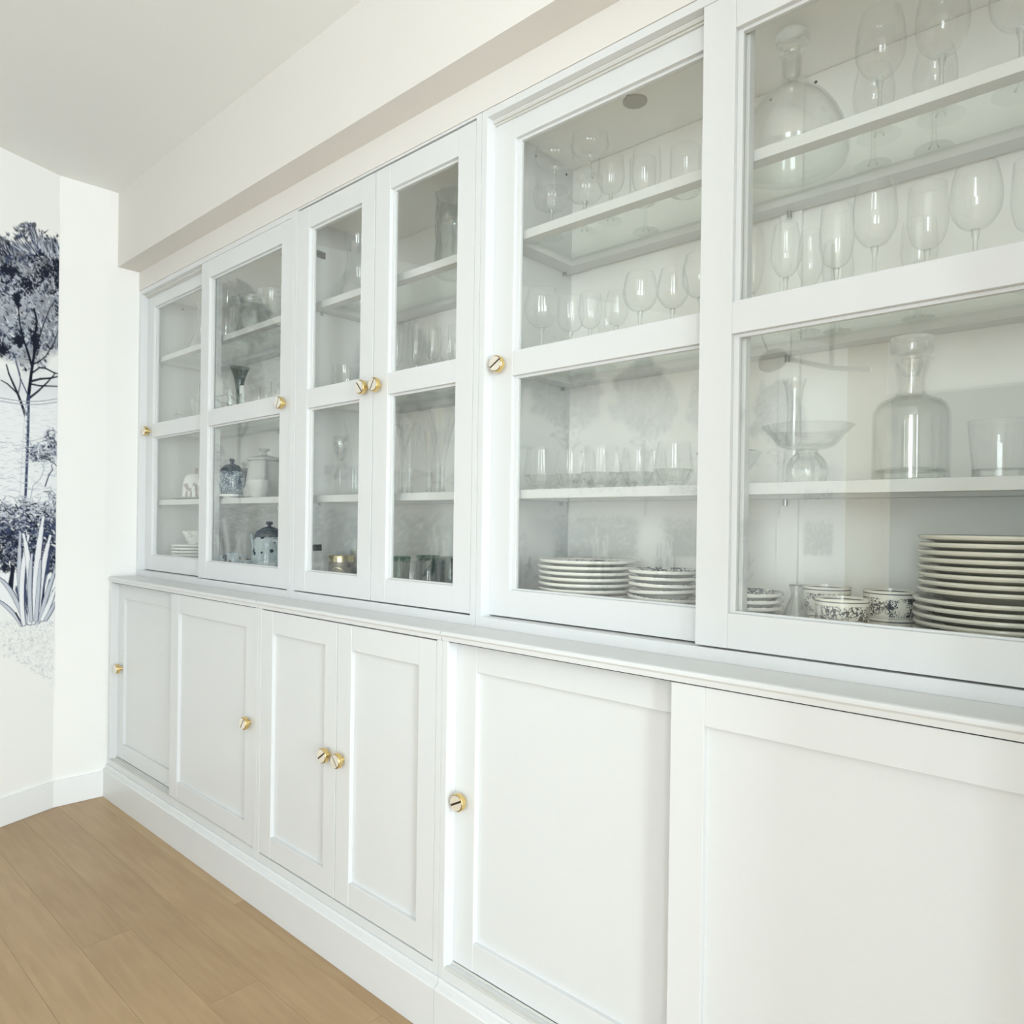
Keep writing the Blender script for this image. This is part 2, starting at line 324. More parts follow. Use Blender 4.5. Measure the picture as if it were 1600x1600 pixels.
# floor: a slab with single planks on it
fl = shell('floor', [(-0.3, 0.56), (XR + 0.2, 0.56), (XR + 0.2, -6.1), (-0.3, -6.1)], -0.06, -0.012, M['plank'])
rnd = random.Random(5)
PW = 0.1275; y = 0.2045; PLM = {}
row = 0
while y > -6.0:
    x = -0.28 - rnd.random() * 1.1
    while x < XR + 0.1:
        ln_ = rnd.choice((1.9, 2.2, 2.5)); xa, xb = max(x, -0.28), min(x + ln_, XR + 0.1)
        if xb - xa > 0.05:
            bm = bmesh.new(); h = (xb - xa) / 2
            bx(bm, -h + 0.0004, h - 0.0004, -PW / 2 + 0.0002, PW / 2 - 0.0002, -0.011, 0.0, 0.0005)
            link(bpy.data.objects.new('plank', finish(bm, 'plank', M['plank'])), fl, ((xa + xb) / 2, y - PW / 2, 0.0))
        x += ln_
    y -= PW; row += 1

# ------------------------------------------------------------------ the mural on the angled wall
def mural():
    """a print in design units: a to the left negative, 0..92 the strip next to the fold; b downwards 340..1110"""
    rg = np.random.default_rng(11)
    def canvas(a0, a1, da, b0, b1, db):
        A = np.arange(a0, a1 + da * .5, da); B = np.arange(b0, b1 + db * .5, db); C = np.ones((len(B), len(A), 3)) * np.array([0.86, 0.85, 0.825]); return A, B, C
    def smooth_noise(A, B, sa, sb, seed):
        r = np.random.default_rng(seed); na = int((A[-1] - A[0]) / sa) + 4; nb = int((B[-1] - B[0]) / sb) + 4; g = r.random((nb, na))
        ua = (A - A[0]) / sa; ub = (B - B[0]) / sb; ia = ua.astype(int); ib = ub.astype(int); fa = ua - ia; fb = ub - ib; fa = fa * fa * (3 - 2 * fa); fb = fb * fb * (3 - 2 * fb)
        g00 = g[np.ix_(ib, ia)]; g01 = g[np.ix_(ib, ia + 1)]; g10 = g[np.ix_(ib + 1, ia)]; g11 = g[np.ix_(ib + 1, ia + 1)]
        return (g00 * (1 - fa) + g01 * fa) * (1 - fb)[:, None] + (g10 * (1 - fa) + g11 * fa) * fb[:, None]
    def stroke(cv, p, q, w0, w1, col, al=1.0):
        A, B, C = cv; wm = max(w0, w1) + 1
        i0, i1 = np.searchsorted(A, (min(p[0], q[0]) - wm, max(p[0], q[0]) + wm)); j0, j1 = np.searchsorted(B, (min(p[1], q[1]) - wm, max(p[1], q[1]) + wm))
        if i1 <= i0 or j1 <= j0: return
        a = A[i0:i1][None, :]; b = B[j0:j1][:, None]; d = np.array(q, float) - p; l2 = max(d @ d, 1e-6)
        t = np.clip(((a - p[0]) * d[0] + (b - p[1]) * d[1]) / l2, 0, 1); dist = np.hypot(a - p[0] - t * d[0], b - p[1] - t * d[1])
        k = np.clip((w0 + (w1 - w0) * t) / 2 - dist + 0.5, 0, 1)[..., None] * al; C[j0:j1, i0:i1] = C[j0:j1, i0:i1] * (1 - k) + np.array(col) * k
    def path(cv, pts, w0, w1, col, al=1.0):
        n = len(pts) - 1
        for i in range(n): stroke(cv, pts[i], pts[i + 1], w0 + (w1 - w0) * i / n, w0 + (w1 - w0) * (i + 1) / n, col, al)
    DK = (0.012, 0.016, 0.03); NV = (0.05, 0.065, 0.13); GR = (0.34, 0.37, 0.43); LG = (0.56, 0.59, 0.65); WH = (0.84, 0.85, 0.87)
    def scene(cv, tree_x, da, dens):
        A, B, C = cv; a2, b2 = np.meshgrid(A, B)
        n1 = smooth_noise(A, B, 24, 22, 3); n2 = smooth_noise(A, B, 7, 7, 4)
        # pale ground of the print: faint cool grey middle distance
        k = np.clip((b2 - 560) / 60, 0, 1) * np.clip((1010 - b2) / 60, 0, 1); C[:] = C * (1 - k[..., None]) + np.array((0.85, 0.865, 0.875)) * k[..., None]
        k = (np.clip(1 - abs(b2 - 610) / 32, 0, 1) * 0.35)[..., None]; C[:] = C * (1 - k) + np.array(LG) * k
        for tx in tree_x:
            # crown
            lo = 592 - 20 * np.clip(abs(a2 - tx + 10) / 40, 0, 2) + 26 * (n1 - .5); up = 360 + 0.0075 * (a2 - tx) ** 2 + 44 * (n1 - .5) + 26 * (n2 - .5)
            body = np.clip((b2 - up) / 8, 0, 1) * np.clip((lo - b2) / 22, 0, 1) * np.clip((112 - abs(a2 - tx) + 50 * (n1 - .5)) / 14, 0, 1)
            tone = np.clip((b2 - 365) / 90, 0, 1); dk = np.clip(1.25 - 1.5 * tone, .12, 1)[..., None] * (0.5 + n1[..., None]); base = np.array(GR)[None, None] * (0.30 + 0.75 * n1[..., None]) * (1.25 - .75 * dk) + 0.17 * tone[..., None] * n2[..., None]
            C[:] = C * (1 - body[..., None]) + np.clip(base, 0, .9) * body[..., None]
            for i in range(int(2300 * dens)):
                a = tx + rg.uniform(-125, 60 if tx > 0 else 125); b = rg.uniform(350, 590); ia = int((a - A[0]) / (A[1] - A[0])); ib = int((b - B[0]) / (B[1] - B[0]))
                if not (0 <= ia < len(A) and 0 <= ib < len(B)) or body[ib, ia] < 0.35: continue
                ang = -PI / 2 - 0.55 + rg.normal(0, .55) + 1.5 * (n2[ib, ia] - .5) + (0.5 if a > tx + 30 else 0); ln = rg.uniform(3, 11) / (1 if dens > .5 else .5)
                dark = 0.85 if b < 462 else (0.40 if b < 505 else 0.50); dark *= 0.30 + 1.4 * n1[ib, ia]
                q = (a + ln * math.cos(ang), b + ln * math.sin(ang)); u = rg.random()
                if u < dark: stroke(cv, (a, b), q, rg.uniform(1.2, 4.2) if dens > .5 else 5, .5, DK if rg.random() < .6 else NV, rg.uniform(.6, 1))
                elif u < dark + .35: stroke(cv, (a, b), q, rg.uniform(1, 3), .4, LG if rg.random() < .7 else WH, .75)
                else: stroke(cv, (a, b), q, rg.uniform(1, 2.4), .4, GR, .8)
            for cx, cy, rx, ry in ((28, 536, 9, 10), (54, 535, 7, 16), (38, 445, 14, 10), (66, 425, 16, 16), (87, 430, 6, 52), (58, 385, 8, 20), (4, 552, 8, 8), (24, 470, 5, 10), (8, 425, 12, 8)):
                for i in range(int(70 * max(dens, .25))):
                    a = tx - 46 + cx + rg.normal(0, rx * .55); b = cy + rg.normal(0, ry * .55); an = -PI / 2 - .5 + rg.normal(0, .7); ln = rg.uniform(3, 8)
                    if a > 91: continue
                    stroke(cv, (a, b), (a + ln * math.cos(an), b + ln * math.sin(an)), rg.uniform(1.5, 4.5), .6, DK, .95)
            # sprays at the top of the crown
            for ax, ay, an0, ln0 in ((56, 392, -1.95, 44), (60, 395, -1.75, 42), (50, 398, -2.2, 40), (34, 396, -2.35, 34), (44, 400, -2.3, 36), (86, 404, -2.2, 40), (90, 400, -1.9, 36), (12, 402, -2.0, 30), (74, 402, -1.75, 30)):
                for i in range(int(26 * max(dens, .3))):
                    an = an0 + rg.normal(0, .16); ln = ln0 * rg.uniform(.35, 1); s = rg.uniform(0, .5)
                    p = (tx - 46 + ax + s * ln * math.cos(an) + rg.normal(0, 3), ay + s * ln * math.sin(an)); q = (p[0] + (1 - s) * ln * math.cos(an), p[1] + (1 - s) * ln * math.sin(an))
                    stroke(cv, p, q, rg.uniform(1, 3), .4, (DK, NV, GR, LG)[rg.integers(0, 4)], .85)
            o = tx - 46
            # boughs and trunk
            for pts, w0, w1 in (([(40, 655), (44, 615), (47, 588), (51, 560), (52, 530), (55, 505), (50, 485)], 6, 3), ([(48, 578), (40, 552), (34, 535), (28, 510), (24, 470)], 4, 2), ([(48, 575), (60, 570), (70, 562), (84, 540), (91, 520)], 3, 1.5),
                                ([(49, 588), (60, 580), (70, 581), (84, 588), (92, 590)], 3, 2), ([(46, 602), (62, 598), (78, 597), (92, 594)], 4, 2.5), ([(46, 606), (60, 609), (92, 610)], 3, 2), ([(43, 630), (58, 618), (74, 603), (86, 590)], 4, 2),
                                ([(40, 662), (32, 638), (26, 622), (18, 604), (12, 590), (8, 575)], 4.5, 2), ([(26, 622), (10, 606), (0, 600)], 2.5, 1.5), ([(27, 620), (30, 605), (29, 590), (20, 560)], 2, 1.2), ([(41, 622), (33, 605), (28, 592), (22, 570)], 2, 1.2), ([(52, 560), (58, 535), (66, 510), (78, 480)], 3, 1.5)):
                path(cv, [(a + o, b) for a, b in pts], w0, w1, DK if w0 > 2.4 else NV)
            path(cv, [(35 + o, 792), (38 + o, 720), (39.5 + o, 670), (41 + o, 640)], 9, 5, GR); path(cv, [(34.5 + o, 792), (37.5 + o, 720), (39 + o, 670), (40.5 + o, 640)], 7, 3.4, WH); path(cv, [(40 + o, 788), (42 + o, 730), (43 + o, 680), (43.5 + o, 625)], 4.2, 4.0, NV)
            for i in range(int(40 * dens)):
                b = rg.uniform(640, 780); stroke(cv, (39 + o, b), (43 + o, b + rg.normal(0, 2)), 1.5, 1, NV, .7)
        # horizon, far hills
        for b0, lim in ((627, 4), (632, 3)):
            path(cv, [(A[0] + t * (A[-1] - A[0]) / 60, b0 + 5 * math.sin((A[0] + t * (A[-1] - A[0]) / 60) * .035) + t * .05) for t in range(61)], 1.6, 1.6, GR, .8)
        for i in range(int(90 * dens * (A[-1] - A[0]) / 92)):
            a = rg.uniform(A[0], 91); b = rg.uniform(636, 690); stroke(cv, (a, b), (min(a + rg.uniform(6, 18), 91), b + rg.normal(0, 2)), 1, .6, LG, .35)
        # rocks and grasses of the middle ground
        for i in range(int(150 * dens * (A[-1] - A[0]) / 92)):
            a = rg.uniform(A[0], 88); b = rg.uniform(692, 790); an = rg.uniform(-.9, .9); ln = rg.uniform(4, 15)
            path(cv, [(a, b), (min(a + ln * .5, 91), b + ln * .25 * math.sin(an)), (min(a + ln, 91), b + ln * .6 * math.sin(an))], 1.1, .7, GR if rg.random() < .35 else LG, .7)
        path(cv, [(46, 726), (60, 724), (75, 726), (84, 730), (91, 738)], 1.4, 1.6, NV); path(cv, [(48, 790), (52, 770), (64, 758), (70, 742), (66, 734)], 1.3, 1, GR); path(cv, [(72, 770), (78, 752), (84, 744), (82, 736)], 2.4, 1.4, NV)
        big = smooth_noise(A, B, 110, 300, 9)[-40]
        def leaves(a0, a1, b0, b1, n, dark, sz=1.0, top=None):
            for i in range(int(n * dens * (a1 - a0) / 92 * (1 if dens > .5 else 1.2))):
                a = rg.uniform(a0, a1); b = rg.uniform(b0, b1)
                if dens < .5 and a < -330 and big[min(int((a - A[0]) / (A[1] - A[0])), len(A) - 1)] < .46: continue
                if top is not None and b < b0 + top * rg.random(): continue
                an = rg.uniform(0, 2 * PI); ln = rg.uniform(2, 7) * sz; bend = rg.uniform(-.9, .9); u = rg.random(); depth = (b - b0) / (b1 - b0)
                col = DK if u < dark * (.4 + .8 * depth) else (NV if u < dark + .15 else (GR if u < dark + .3 else (LG if u < .9 else WH)))
                p = (a, b); q = (a + ln * math.cos(an), b + ln * .7 * math.sin(an)); r = (q[0] + ln * math.cos(an + bend), q[1] + ln * .7 * math.sin(an + bend))
                if max(q[0], r[0]) > 91: continue
                path(cv, [p, q, r], rg.uniform(1.4, 3.2) * sz, 1.0, col, .9)
        hb = np.clip((b2 - (800 + 22 * (n1 - .5) + 10 * (n2 - .5))) / 10, 0, 1) * np.clip((912 - b2) / 12, 0, 1) * (0.45 + .5 * np.clip((b2 - 800) / 60, 0, 1))
        if dens < .5: hb = hb * np.maximum(np.clip((smooth_noise(A, B, 110, 300, 9) - .38) * 5, 0, 1), np.clip((a2 + 420) / 120, 0, 1))
        C[:] = C * (1 - hb[..., None]) + np.array(NV) * (0.4 + 1.6 * n2[..., None]) * hb[..., None]
        hb = np.clip((a2 - 46 - 18 * (n1 - .5)) / 6, 0, 1) * np.clip((b2 - (708 - .25 * (a2 - 46))) / 5, 0, 1) * np.clip((727 - b2) / 3, 0, 1) * .8 * (a2 > -10)
        C[:] = C * (1 - hb[..., None]) + np.array((.12, .15, .24)) * hb[..., None]
        leaves(48, 91, 704, 728, 620, .25); leaves(72, 91, 680, 706, 420, .25); leaves(78, 91, 778, 800, 300, .3)
        leaves(A[0], 91, 790, 840, 1500, .28, 1, 30); leaves(A[0], 91, 828, 905, 2600, .62)
        if dens < .5: leaves(A[0], -60, 700, 730, 260, .25, 1.4)
        # clumps of sword leaves
        for bx0 in ([58, -62] if dens > .5 else [-210, -380, -560, -800, -1010, -1300]):
            def blade(base, ctrl, tip, w, fill, edge):
                P = [((1 - t) ** 2 * base[0] + 2 * t * (1 - t) * ctrl[0] + t * t * tip[0] + bx0 - 58, (1 - t) ** 2 * base[1] + 2 * t * (1 - t) * ctrl[1] + t * t * tip[1]) for t in np.linspace(0, 1, 9)]
                for i in range(8):
                    t = i / 8; ww = 1.25 * w * (0.75 + .5 * t) * (1 - t ** 3) + .8
                    stroke(cv, P[i], P[i + 1], ww + 1.8, ww + 1.8, edge)
                for i in range(8):
                    t = i / 8; ww = 1.25 * w * (0.75 + .5 * t) * (1 - t ** 3) + .5
                    stroke(cv, (P[i][0] - .5, P[i][1]), (P[i + 1][0] - .5, P[i + 1][1]), ww, ww, fill)
            for a in ((62, 962, 5, NV), (70, 950, 7, DK), (42, 925, 5, NV), (58, 915, 4, NV), (80, 890, 5, NV), (22, 918, 5, DK)):
                stroke(cv, (a[0] + bx0 - 58, a[1] - 18), (a[0] - 4 + bx0 - 58, a[1] + 18), a[2], a[2] + 4, a[3])
            for i in range(60):
                t = rg.random(); a = 58 + (t - .5) * 66; b = 900 + 40 * abs(t - .5) + rg.uniform(0, 50)
                if a + bx0 - 58 < 90: stroke(cv, (a + bx0 - 58, b), (58 + (a - 58) * .5 + bx0 - 58, min(b + 45, 982)), rg.uniform(2, 5), 2, NV if rg.random() < .7 else DK, .85)
            for base, ctrl, tip, w, fill in (((36, 994), (24, 972), (0, 955), 4, LG), ((40, 985), (22, 935), (2, 920), 5, LG), ((46, 990), (28, 950), (33, 846), 6, LG), ((40, 992), (30, 930), (46, 850), 6, WH), ((50, 990), (52, 900), (38, 848), 7, WH), ((56, 988), (58, 890), (70, 820), 8, WH),
                                             ((52, 986), (46, 930), (52, 880), 5, LG), ((62, 988), (66, 905), (82, 850), 7, WH), ((66, 985), (76, 945), (91, 905), 5, LG), ((70, 984), (80, 965), (91, 935), 6, WH), ((60, 986), (62, 950), (66, 890), 5, LG), ((76, 984), (84, 972), (91, 958), 4, LG)):
                blade(base, ctrl, tip, w, fill, NV)
            stroke(cv, (27 + bx0 - 58, 975), (37 + bx0 - 58, 994), 3, 1.5, DK)
        # grass fading out at the foot of the print
        for i in range(int(900 * dens * (A[-1] - A[0]) / 92)):
            a = rg.uniform(A[0], 90); b = rg.uniform(985, 1100)
            if b > 1040 + max(a, 20) * .62 - 5: continue
            an = rg.normal(.2, 1.1); ln = rg.uniform(2, 6); al = rg.uniform(.15, .5)
            if a + ln * math.cos(an) > 91: continue
            stroke(cv, (a, b), (a + ln * math.cos(an), b + ln * math.sin(an)), rg.uniform(1, 2), .7, GR if rg.random() < .4 else LG, al)
    fine = canvas(-125, 91, 1.0, 336, 1112, 1.15); coarse = canvas(-1739, -125, 6.0, 336, 1112, 6.0)
    scene(fine, [46], 1.0, 1.0); scene(coarse, [-290, -480, -700, -940, -1200, -1450], 6.0, .3)
    VV, CC, FF = [], [], []
    for A, B, C in (coarse, fine):
        off = sum(len(v) for v in VV); s = (91.0 - A) * 0.00236; kz = 0.002446 - 0.000186 * np.clip((91 - A) / 91, 0, 1)
        S = np.repeat(s[None, :], len(B), 0); ZZ = 1.138 + (820 - B)[:, None] * kz[None, :]; VV.append(np.stack([DB.x * S - NB.x * .0016, DB.y * S - NB.y * .0016, ZZ], -1).reshape(-1, 3)); CC.append(C.reshape(-1, 3))
        nb, na = len(B), len(A); i = np.arange((nb - 1) * na).reshape(nb - 1, na)[:, :-1].ravel() + off; FF.append(np.stack([i, i + na, i + na + 1, i + 1], -1))
    V = np.concatenate(VV); C = np.clip(np.concatenate(CC), 0, 1); F = np.concatenate(FF)
    me = bpy.data.meshes.new('mural'); me.vertices.add(len(V)); me.vertices.foreach_set('co', V.ravel()); me.loops.add(F.size); me.loops.foreach_set('vertex_index', F.ravel().astype(np.int32))
    me.polygons.add(len(F)); me.polygons.foreach_set('loop_start', np.arange(0, F.size, 4, dtype=np.int32)); me.update(calc_edges=True)
    at = me.color_attributes.new('print', 'FLOAT_COLOR', 'POINT'); at.data.foreach_set('color', np.concatenate([C, np.ones((len(C), 1))], 1).astype(np.float32).ravel())
    me.materials.append(M['mural']); o = link(bpy.data.objects.new('wall_mural', me), None, (FA.x, FA.y, 0))
    props(o, 'dark blue and white engraved landscape mural of trees and sword-leaved plants on the left wall', 'mural')
mural()

# ------------------------------------------------------------------ cabinets
def knob(parent, x, y, z, ang, r=0.0195):
    """round brass knob with a slotted face; y = door face"""
    if 'knob' not in MESH:
        bm = bmesh.new(); n = 28
        def ring(rr, yy): return [bm.verts.new((rr * math.cos(2 * PI * k / n), yy, rr * math.sin(2 * PI * k / n))) for k in range(n)]
        prof = [(0.007, 0.0), (0.006, -0.010), (0.0085, -0.0115), (r - 0.001, -0.0118), (r, -0.0128), (r, -0.0225), (r - 0.0008, -0.0236), (r - 0.0016, -0.0238)]
        R_ = [ring(a, b) for a, b in prof]
        for A, B in zip(R_[:-1], R_[1:]):
            for k in range(n): bm.faces.new((A[k], A[(k + 1) % n], B[(k + 1) % n], B[k]))
        f = bm.faces.new(R_[-1]); f.material_index = 2
        f = bm.faces.new(R_[0][::-1])
        g = 0.0021                                   # the two half-discs, pale from reflection mixed into their colour, with the slot between them
        for s in (1, -1):
            rr = r - 0.0026; a0 = math.asin(g / rr); pts = [(rr * math.cos(t), s * rr * math.sin(t)) for t in np.linspace(a0, PI - a0, 15)]
            A = [bm.verts.new((p[0], -0.0238, p[1])) for p in pts]; B = [bm.verts.new((p[0], -0.0256, p[1])) for p in pts]
            f = bm.faces.new(B); f.material_index = 1
            for k in range(len(pts)):
                f = bm.faces.new((A[k], A[(k + 1) % 15], B[(k + 1) % 15], B[k])); f.material_index = 1
        MESH['knob'] = finish(bm, 'knob', [M['brass'], M['brassface'], M['slot']], True, 30)
    o = link(bpy.data.objects.new('knob', MESH['knob']), parent, (x, y, z)); o.rotation_euler = (0, -math.radians(ang), 0); o['label'] = 'round brass knob with a slotted face'
def door(parent, x0, x1, y0, z0, z1, glass, kn, sl=0.062, sr=0.060, t=0.021):
    d = empty('door', parent); y1 = y0 + t; W = M['white']; b = 0.0012
    zt, zb = z1 - 0.064, z0 + 0.062
    box('stile', W, d, x0, x0 + sl, y0, y1, z0, z1, b); box('stile', W, d, x1 - sr, x1, y0, y1, z0, z1, b)
    xa, xb = x0 + sl, x1 - sr
    box('top_rail', W, d, xa, xb, y0 + .0006, y1, zt, z1, b); box('bottom_rail', W, d, xa, xb, y0 + .0006, y1, z0, zb, b)
    if glass:
        zm0, zm1 = 1.477, 1.533
        box('middle_rail', W, d, xa, xb, y0 + .0006, y1, zm0, zm1, b)
        bm = bmesh.new(); Lc = WL[d.name]
        for za, zc in ((zb, zm0), (zm1, zt)):            # glazing bead: a narrow rebate lip round each pane
            for q in ((xa, xa + .010, za, zc), (xb - .004, xb, za, zc), (xa + .010, xb - .004, za, za + .004), (xa + .010, xb - .004, zc - .006, zc)):
                bx(bm, q[0] - Lc.x, q[1] - Lc.x, y0 + .010 - Lc.y, y1 - .001 - Lc.y, q[2] - Lc.z, q[3] - Lc.z, .0006)
        link(bpy.data.objects.new('glazing_bead', finish(bm, 'glazing_bead', W)), d, Lc)
        for za, zc in ((zb, zm0), (zm1, zt)): box('pane', M['pane'], d, xa + .002, xb - .002, y0 + .0125, y0 + .0165, za + .002, zc - .002, 0, label='clear glass pane')
    else:
        box('panel', W, d, xa - .004, xb + .004, y0 + .0115, y1 - .002, zb - .004, zt + .004, 0)
    if kn: knob(d, kn[0], y0, kn[1], kn[2])
    return d
def base_unit(x0, x1, label, doors, plinths):
    u = thing('base_cabinet', ((x0 + x1) / 2, 0.22, 0), label, 'cabinet', 'row of white base cabinets'); W = M['white']; s = 0.018; g = 0.0005
    box('side_panel', W, u, x0 + g, x0 + s, 0, 0.455, 0.002, 0.8755); box('side_panel', W, u, x1 - s, x1 - g, 0, 0.455, 0.002, 0.8755)
    box('bottom_panel', W, u, x0 + s, x1 - s, 0.0, 0.455, 0.118, 0.150); box('back_panel', M['carcass'], u, x0 + s, x1 - s, 0.44, 0.455, 0.15, 0.875)
    bm = bmesh.new(); prism(bm, [(y_, z_ - 0) for y_, z_ in ((0.455, 0.8762), (0.455, ZC), (-0.001, ZC), (-0.0048, ZC - .0016), (-0.0062, ZC - .005), (-0.0062, ZC - .0085), (-0.003, ZC - .0125), (-0.0015, 0.8762))], x0 + .0012, x1 - .0012)
    bmesh.ops.translate(bm, verts=bm.verts[:], vec=-WL[u.name]); link(bpy.data.objects.new('top', finish(bm, 'top', W)), u, WL[u.name])
    for (a, b, lab) in plinths:
        bm = bmesh.new(); prism(bm, [(-0.0006, 0.0005), (-0.0185, 0.0005), (-0.0185, 0.108), (-0.0165, 0.1115), (-0.0085, 0.1150), (-0.0075, 0.1225), (-0.0045, 0.1275), (-0.0006, 0.1275)], a + .0007, b - .0007)
        bmesh.ops.translate(bm, verts=bm.verts[:], vec=(-(a + b) / 2, 0, 0)); props(link(bpy.data.objects.new('plinth_board', finish(bm, 'plinth_board', W)), None, ((a + b) / 2, 0, 0)), lab, 'plinth', 'plinth boards under the cabinets')
    if doors == 'sliding':
        box('track', M['track'], u, x0 + s, x1 - s, 0.0015, 0.012, 0.1502, 0.1532); box('track', M['track'], u, x0 + s, x1 - s, 0.0245, 0.0285, 0.1502, 0.1555); box('track', M['gap'], u, x0 + s, x1 - s, 0.004, 0.022, 0.8735, 0.8758, 0)  # near-black top strip is colour for the shade in the gap above doors
    return u
def glass_unit(x0, x1, label, sliding):
    u = thing('glass_cabinet', ((x0 + x1) / 2, 0.28, ZC), label, 'cabinet', 'row of white glass-fronted cabinets'); W = M['white']; s = 0.018; g = 0.0006; yb = 0.428; zi = 0.921
    box('side_panel', W, u, x0 + g, x0 + s, YU, 0.455, ZC, ZT); box('side_panel', W, u, x1 - s, x1 - g, YU, 0.455, ZC, ZT)
    box('bottom_panel', W, u, x0 + s, x1 - s, YU, yb, ZC, zi); box('top_panel', M['carcass'], u, x0 + s, x1 - s, YU + .02, yb, 2.077, ZT - .0005)
    box('top_rail', W, u, x0 + s, x1 - s, YU, YU + .0195, 2.090 if not sliding else 2.078, ZT); box('back_panel', M['carcass'], u, x0 + s, x1 - s, yb, yb + .01, zi, 2.077)
    if sliding:
        box('track', M['track'], u, x0 + s, x1 - s, YU + .0245, YU + .0285, 2.066, 2.0768); box('track', M['track'], u, x0 + s, x1 - s, YU + .0198, YU + .0242, 2.0700, 2.0768, 0)
        xm = (x0 + x1) / 2; box('back_batten', M['carcass'], u, xm - .0215, xm + .0215, yb - .012, yb, zi, 2.077)
    for zs in (1.7965, 1.4965, 1.1965):
        sh = empty('shelf', u); a, b, f, r = x0 + s + .001, x1 - s - .001, 0.160, yb - .013 if sliding else yb - .001; h = .0205
        for nm, q in (('front_rail', (a, b, f, f + .030)), ('back_rail', (a, b, r - .045, r)), ('side_rail', (a, a + .045, f + .030, r - .045)), ('side_rail', (b - .045, b, f + .030, r - .045))):
            box(nm, M['white'], sh, q[0], q[1], q[2], q[3], zs, zs + h, .0008)
        box('glass_sheet', M['shelfglass'], sh, a + .043, b - .043, f + .029, r - .043, zs + h - .007, zs + h - .001, 0, label='clear glass sheet')
        for xp in ((x0 + s, 1), (x1 - s, -1)):
            for yp in (0.19, 0.393):
                bm = bmesh.new(); Lw = WL[u.name]; bx(bm, min(xp[0], xp[0] + xp[1] * .009) - Lw.x, max(xp[0], xp[0] + xp[1] * .009) - Lw.x, yp - .003 - Lw.y, yp + .003 - Lw.y, zs - .010 - Lw.z, zs - .0002 - Lw.z, .001)
                link(bpy.data.objects.new('shelf_pin', finish(bm, 'shelf_pin', M['steel'])), u, Lw)
        if sliding:
            bm = bmesh.new(); tube(bm, [(xm - Lw.x, yb - .022 - Lw.y, zs - .0135 - Lw.z), (xm - Lw.x, yb - .022 - Lw.y, zs - .0005 - Lw.z)], .005); link(bpy.data.objects.new('shelf_pin', finish(bm, 'shelf_pin', M['steel'], True)), u, Lw)
    # drilled holes near the top
    def hole(nm, p, ax):
        bm = bmesh.new(); d = Vector(ax) * .0008; tube(bm, [Vector(p) - WL[u.name], Vector(p) + d - WL[u.name]], .0032, 12); link(bpy.data.objects.new(nm, finish(bm, nm, M['gap'])), u, WL[u.name])
    for yy in (0.276, 0.40): hole('screw_hole', (x0 + s, yy, 2.056), (1, 0, 0)); hole('screw_hole', (x1 - s, yy, 2.056), (-1, 0, 0))
    if sliding:
        for xx in ((x0 + x1) / 2 - .053, (x0 + x1) / 2 + .042): hole('screw_hole', (xx, yb, 2.059), (0, -1, 0))
        for xx in (x0 + .312, x1 - .312):
            bm = bmesh.new(); c = Vector((xx, 0.268, 2.077)) - WL[u.name]; lathe(bm, [(0.0, -.0030), (0.026, -.0030), (0.0268, -.0022), (0.0268, 0.0), (0, 0)], 28, c); bx(bm, c.x - .004, c.x + .004, c.y - .030, c.y - .024, c.z - .0034, c.z)
            o = link(bpy.data.objects.new('cable_cap', finish(bm, 'cable_cap', mat('grey_cap', (.42, .41, .36), .5), True)), u, WL[u.name]); o['label'] = 'round grey cap under the cabinet roof'
    return u
S = 0.018
b1 = base_unit(0.004, X1, 'white base cabinet with two sliding panel doors, at the far left by the mural', 'sliding', [(0.0, 0.83, 'short white moulded plinth board at the left end, touching the wall')])
door(b1, 0.022, 0.66, 0.0285, 0.156, 0.876, False, (0.063, 0.525, 70)); door(b1, 0.594, X1 - S, 0.0025, 0.154, 0.8735, False, (X1 - S - .030, 0.525, 55))
b2 = base_unit(X1, X2, 'narrow white base cabinet with two hinged panel doors, in the middle', 'hinged', [(0.83, X2 + .008, 'white moulded plinth board in the middle, under the hinged doors')])
door(b2, X1 + S + .0015, 1.6165, 0.0008, 0.153, 0.8725, False, (1.587, 0.524, 35), sr=.055); door(b2, 1.6195, X2 - S - .0015, 0.0008, 0.153, 0.8725, False, (1.648, 0.524, -48), sl=.060)
b3 = base_unit(X2, X3, 'wide white base cabinet with two sliding panel doors, at the near right', 'sliding', [(X2 + .008, X3, 'white moulded plinth board at the near right, cut by the picture bottom')])
door(b3, X2 + S, 2.68, 0.0285, 0.156, 0.876, False, (X2 + S + .028, 0.523, 27)); door(b3, 2.594, X3 - S, 0.0025, 0.154, 0.8735, False, (X3 - S - .03, 0.525, 40))
g1 = glass_unit(0.0, X1, 'white cabinet with two sliding glass doors, at the far left beside the mural', True)
door(g1, S, 0.64, YU + .0285, 0.924, 2.085, True, (S + .030, 1.505, 50)); door(g1, 0.575, X1 - S, YU + .0025, 0.924, 2.0785, True, (X1 - S - .030, 1.505, 65))
g2 = glass_unit(X1, X2, 'narrow white cabinet with two hinged glass doors, in the middle', False)
door(g2, X1 + S + .0015, 1.6165, YU + .0008, 0.9245, 2.0855, True, (1.589, 1.504, -48)); door(g2, 1.6195, X2 - S - .0015, YU + .0008, 0.9245, 2.0855, True, (1.647, 1.504, 58))
g3 = glass_unit(X2, X3, 'wide white cabinet with two sliding glass doors full of tableware, at the near right', True)
door(g3, X2 + S, 2.66, YU + .0285, 0.924, 2.085, True, (X2 + S + .030, 1.505, 30)); door(g3, 2.583, X3 - S, YU + .0025, 0.924, 2.0785, True, (X3 - S - .03, 1.505, 40))
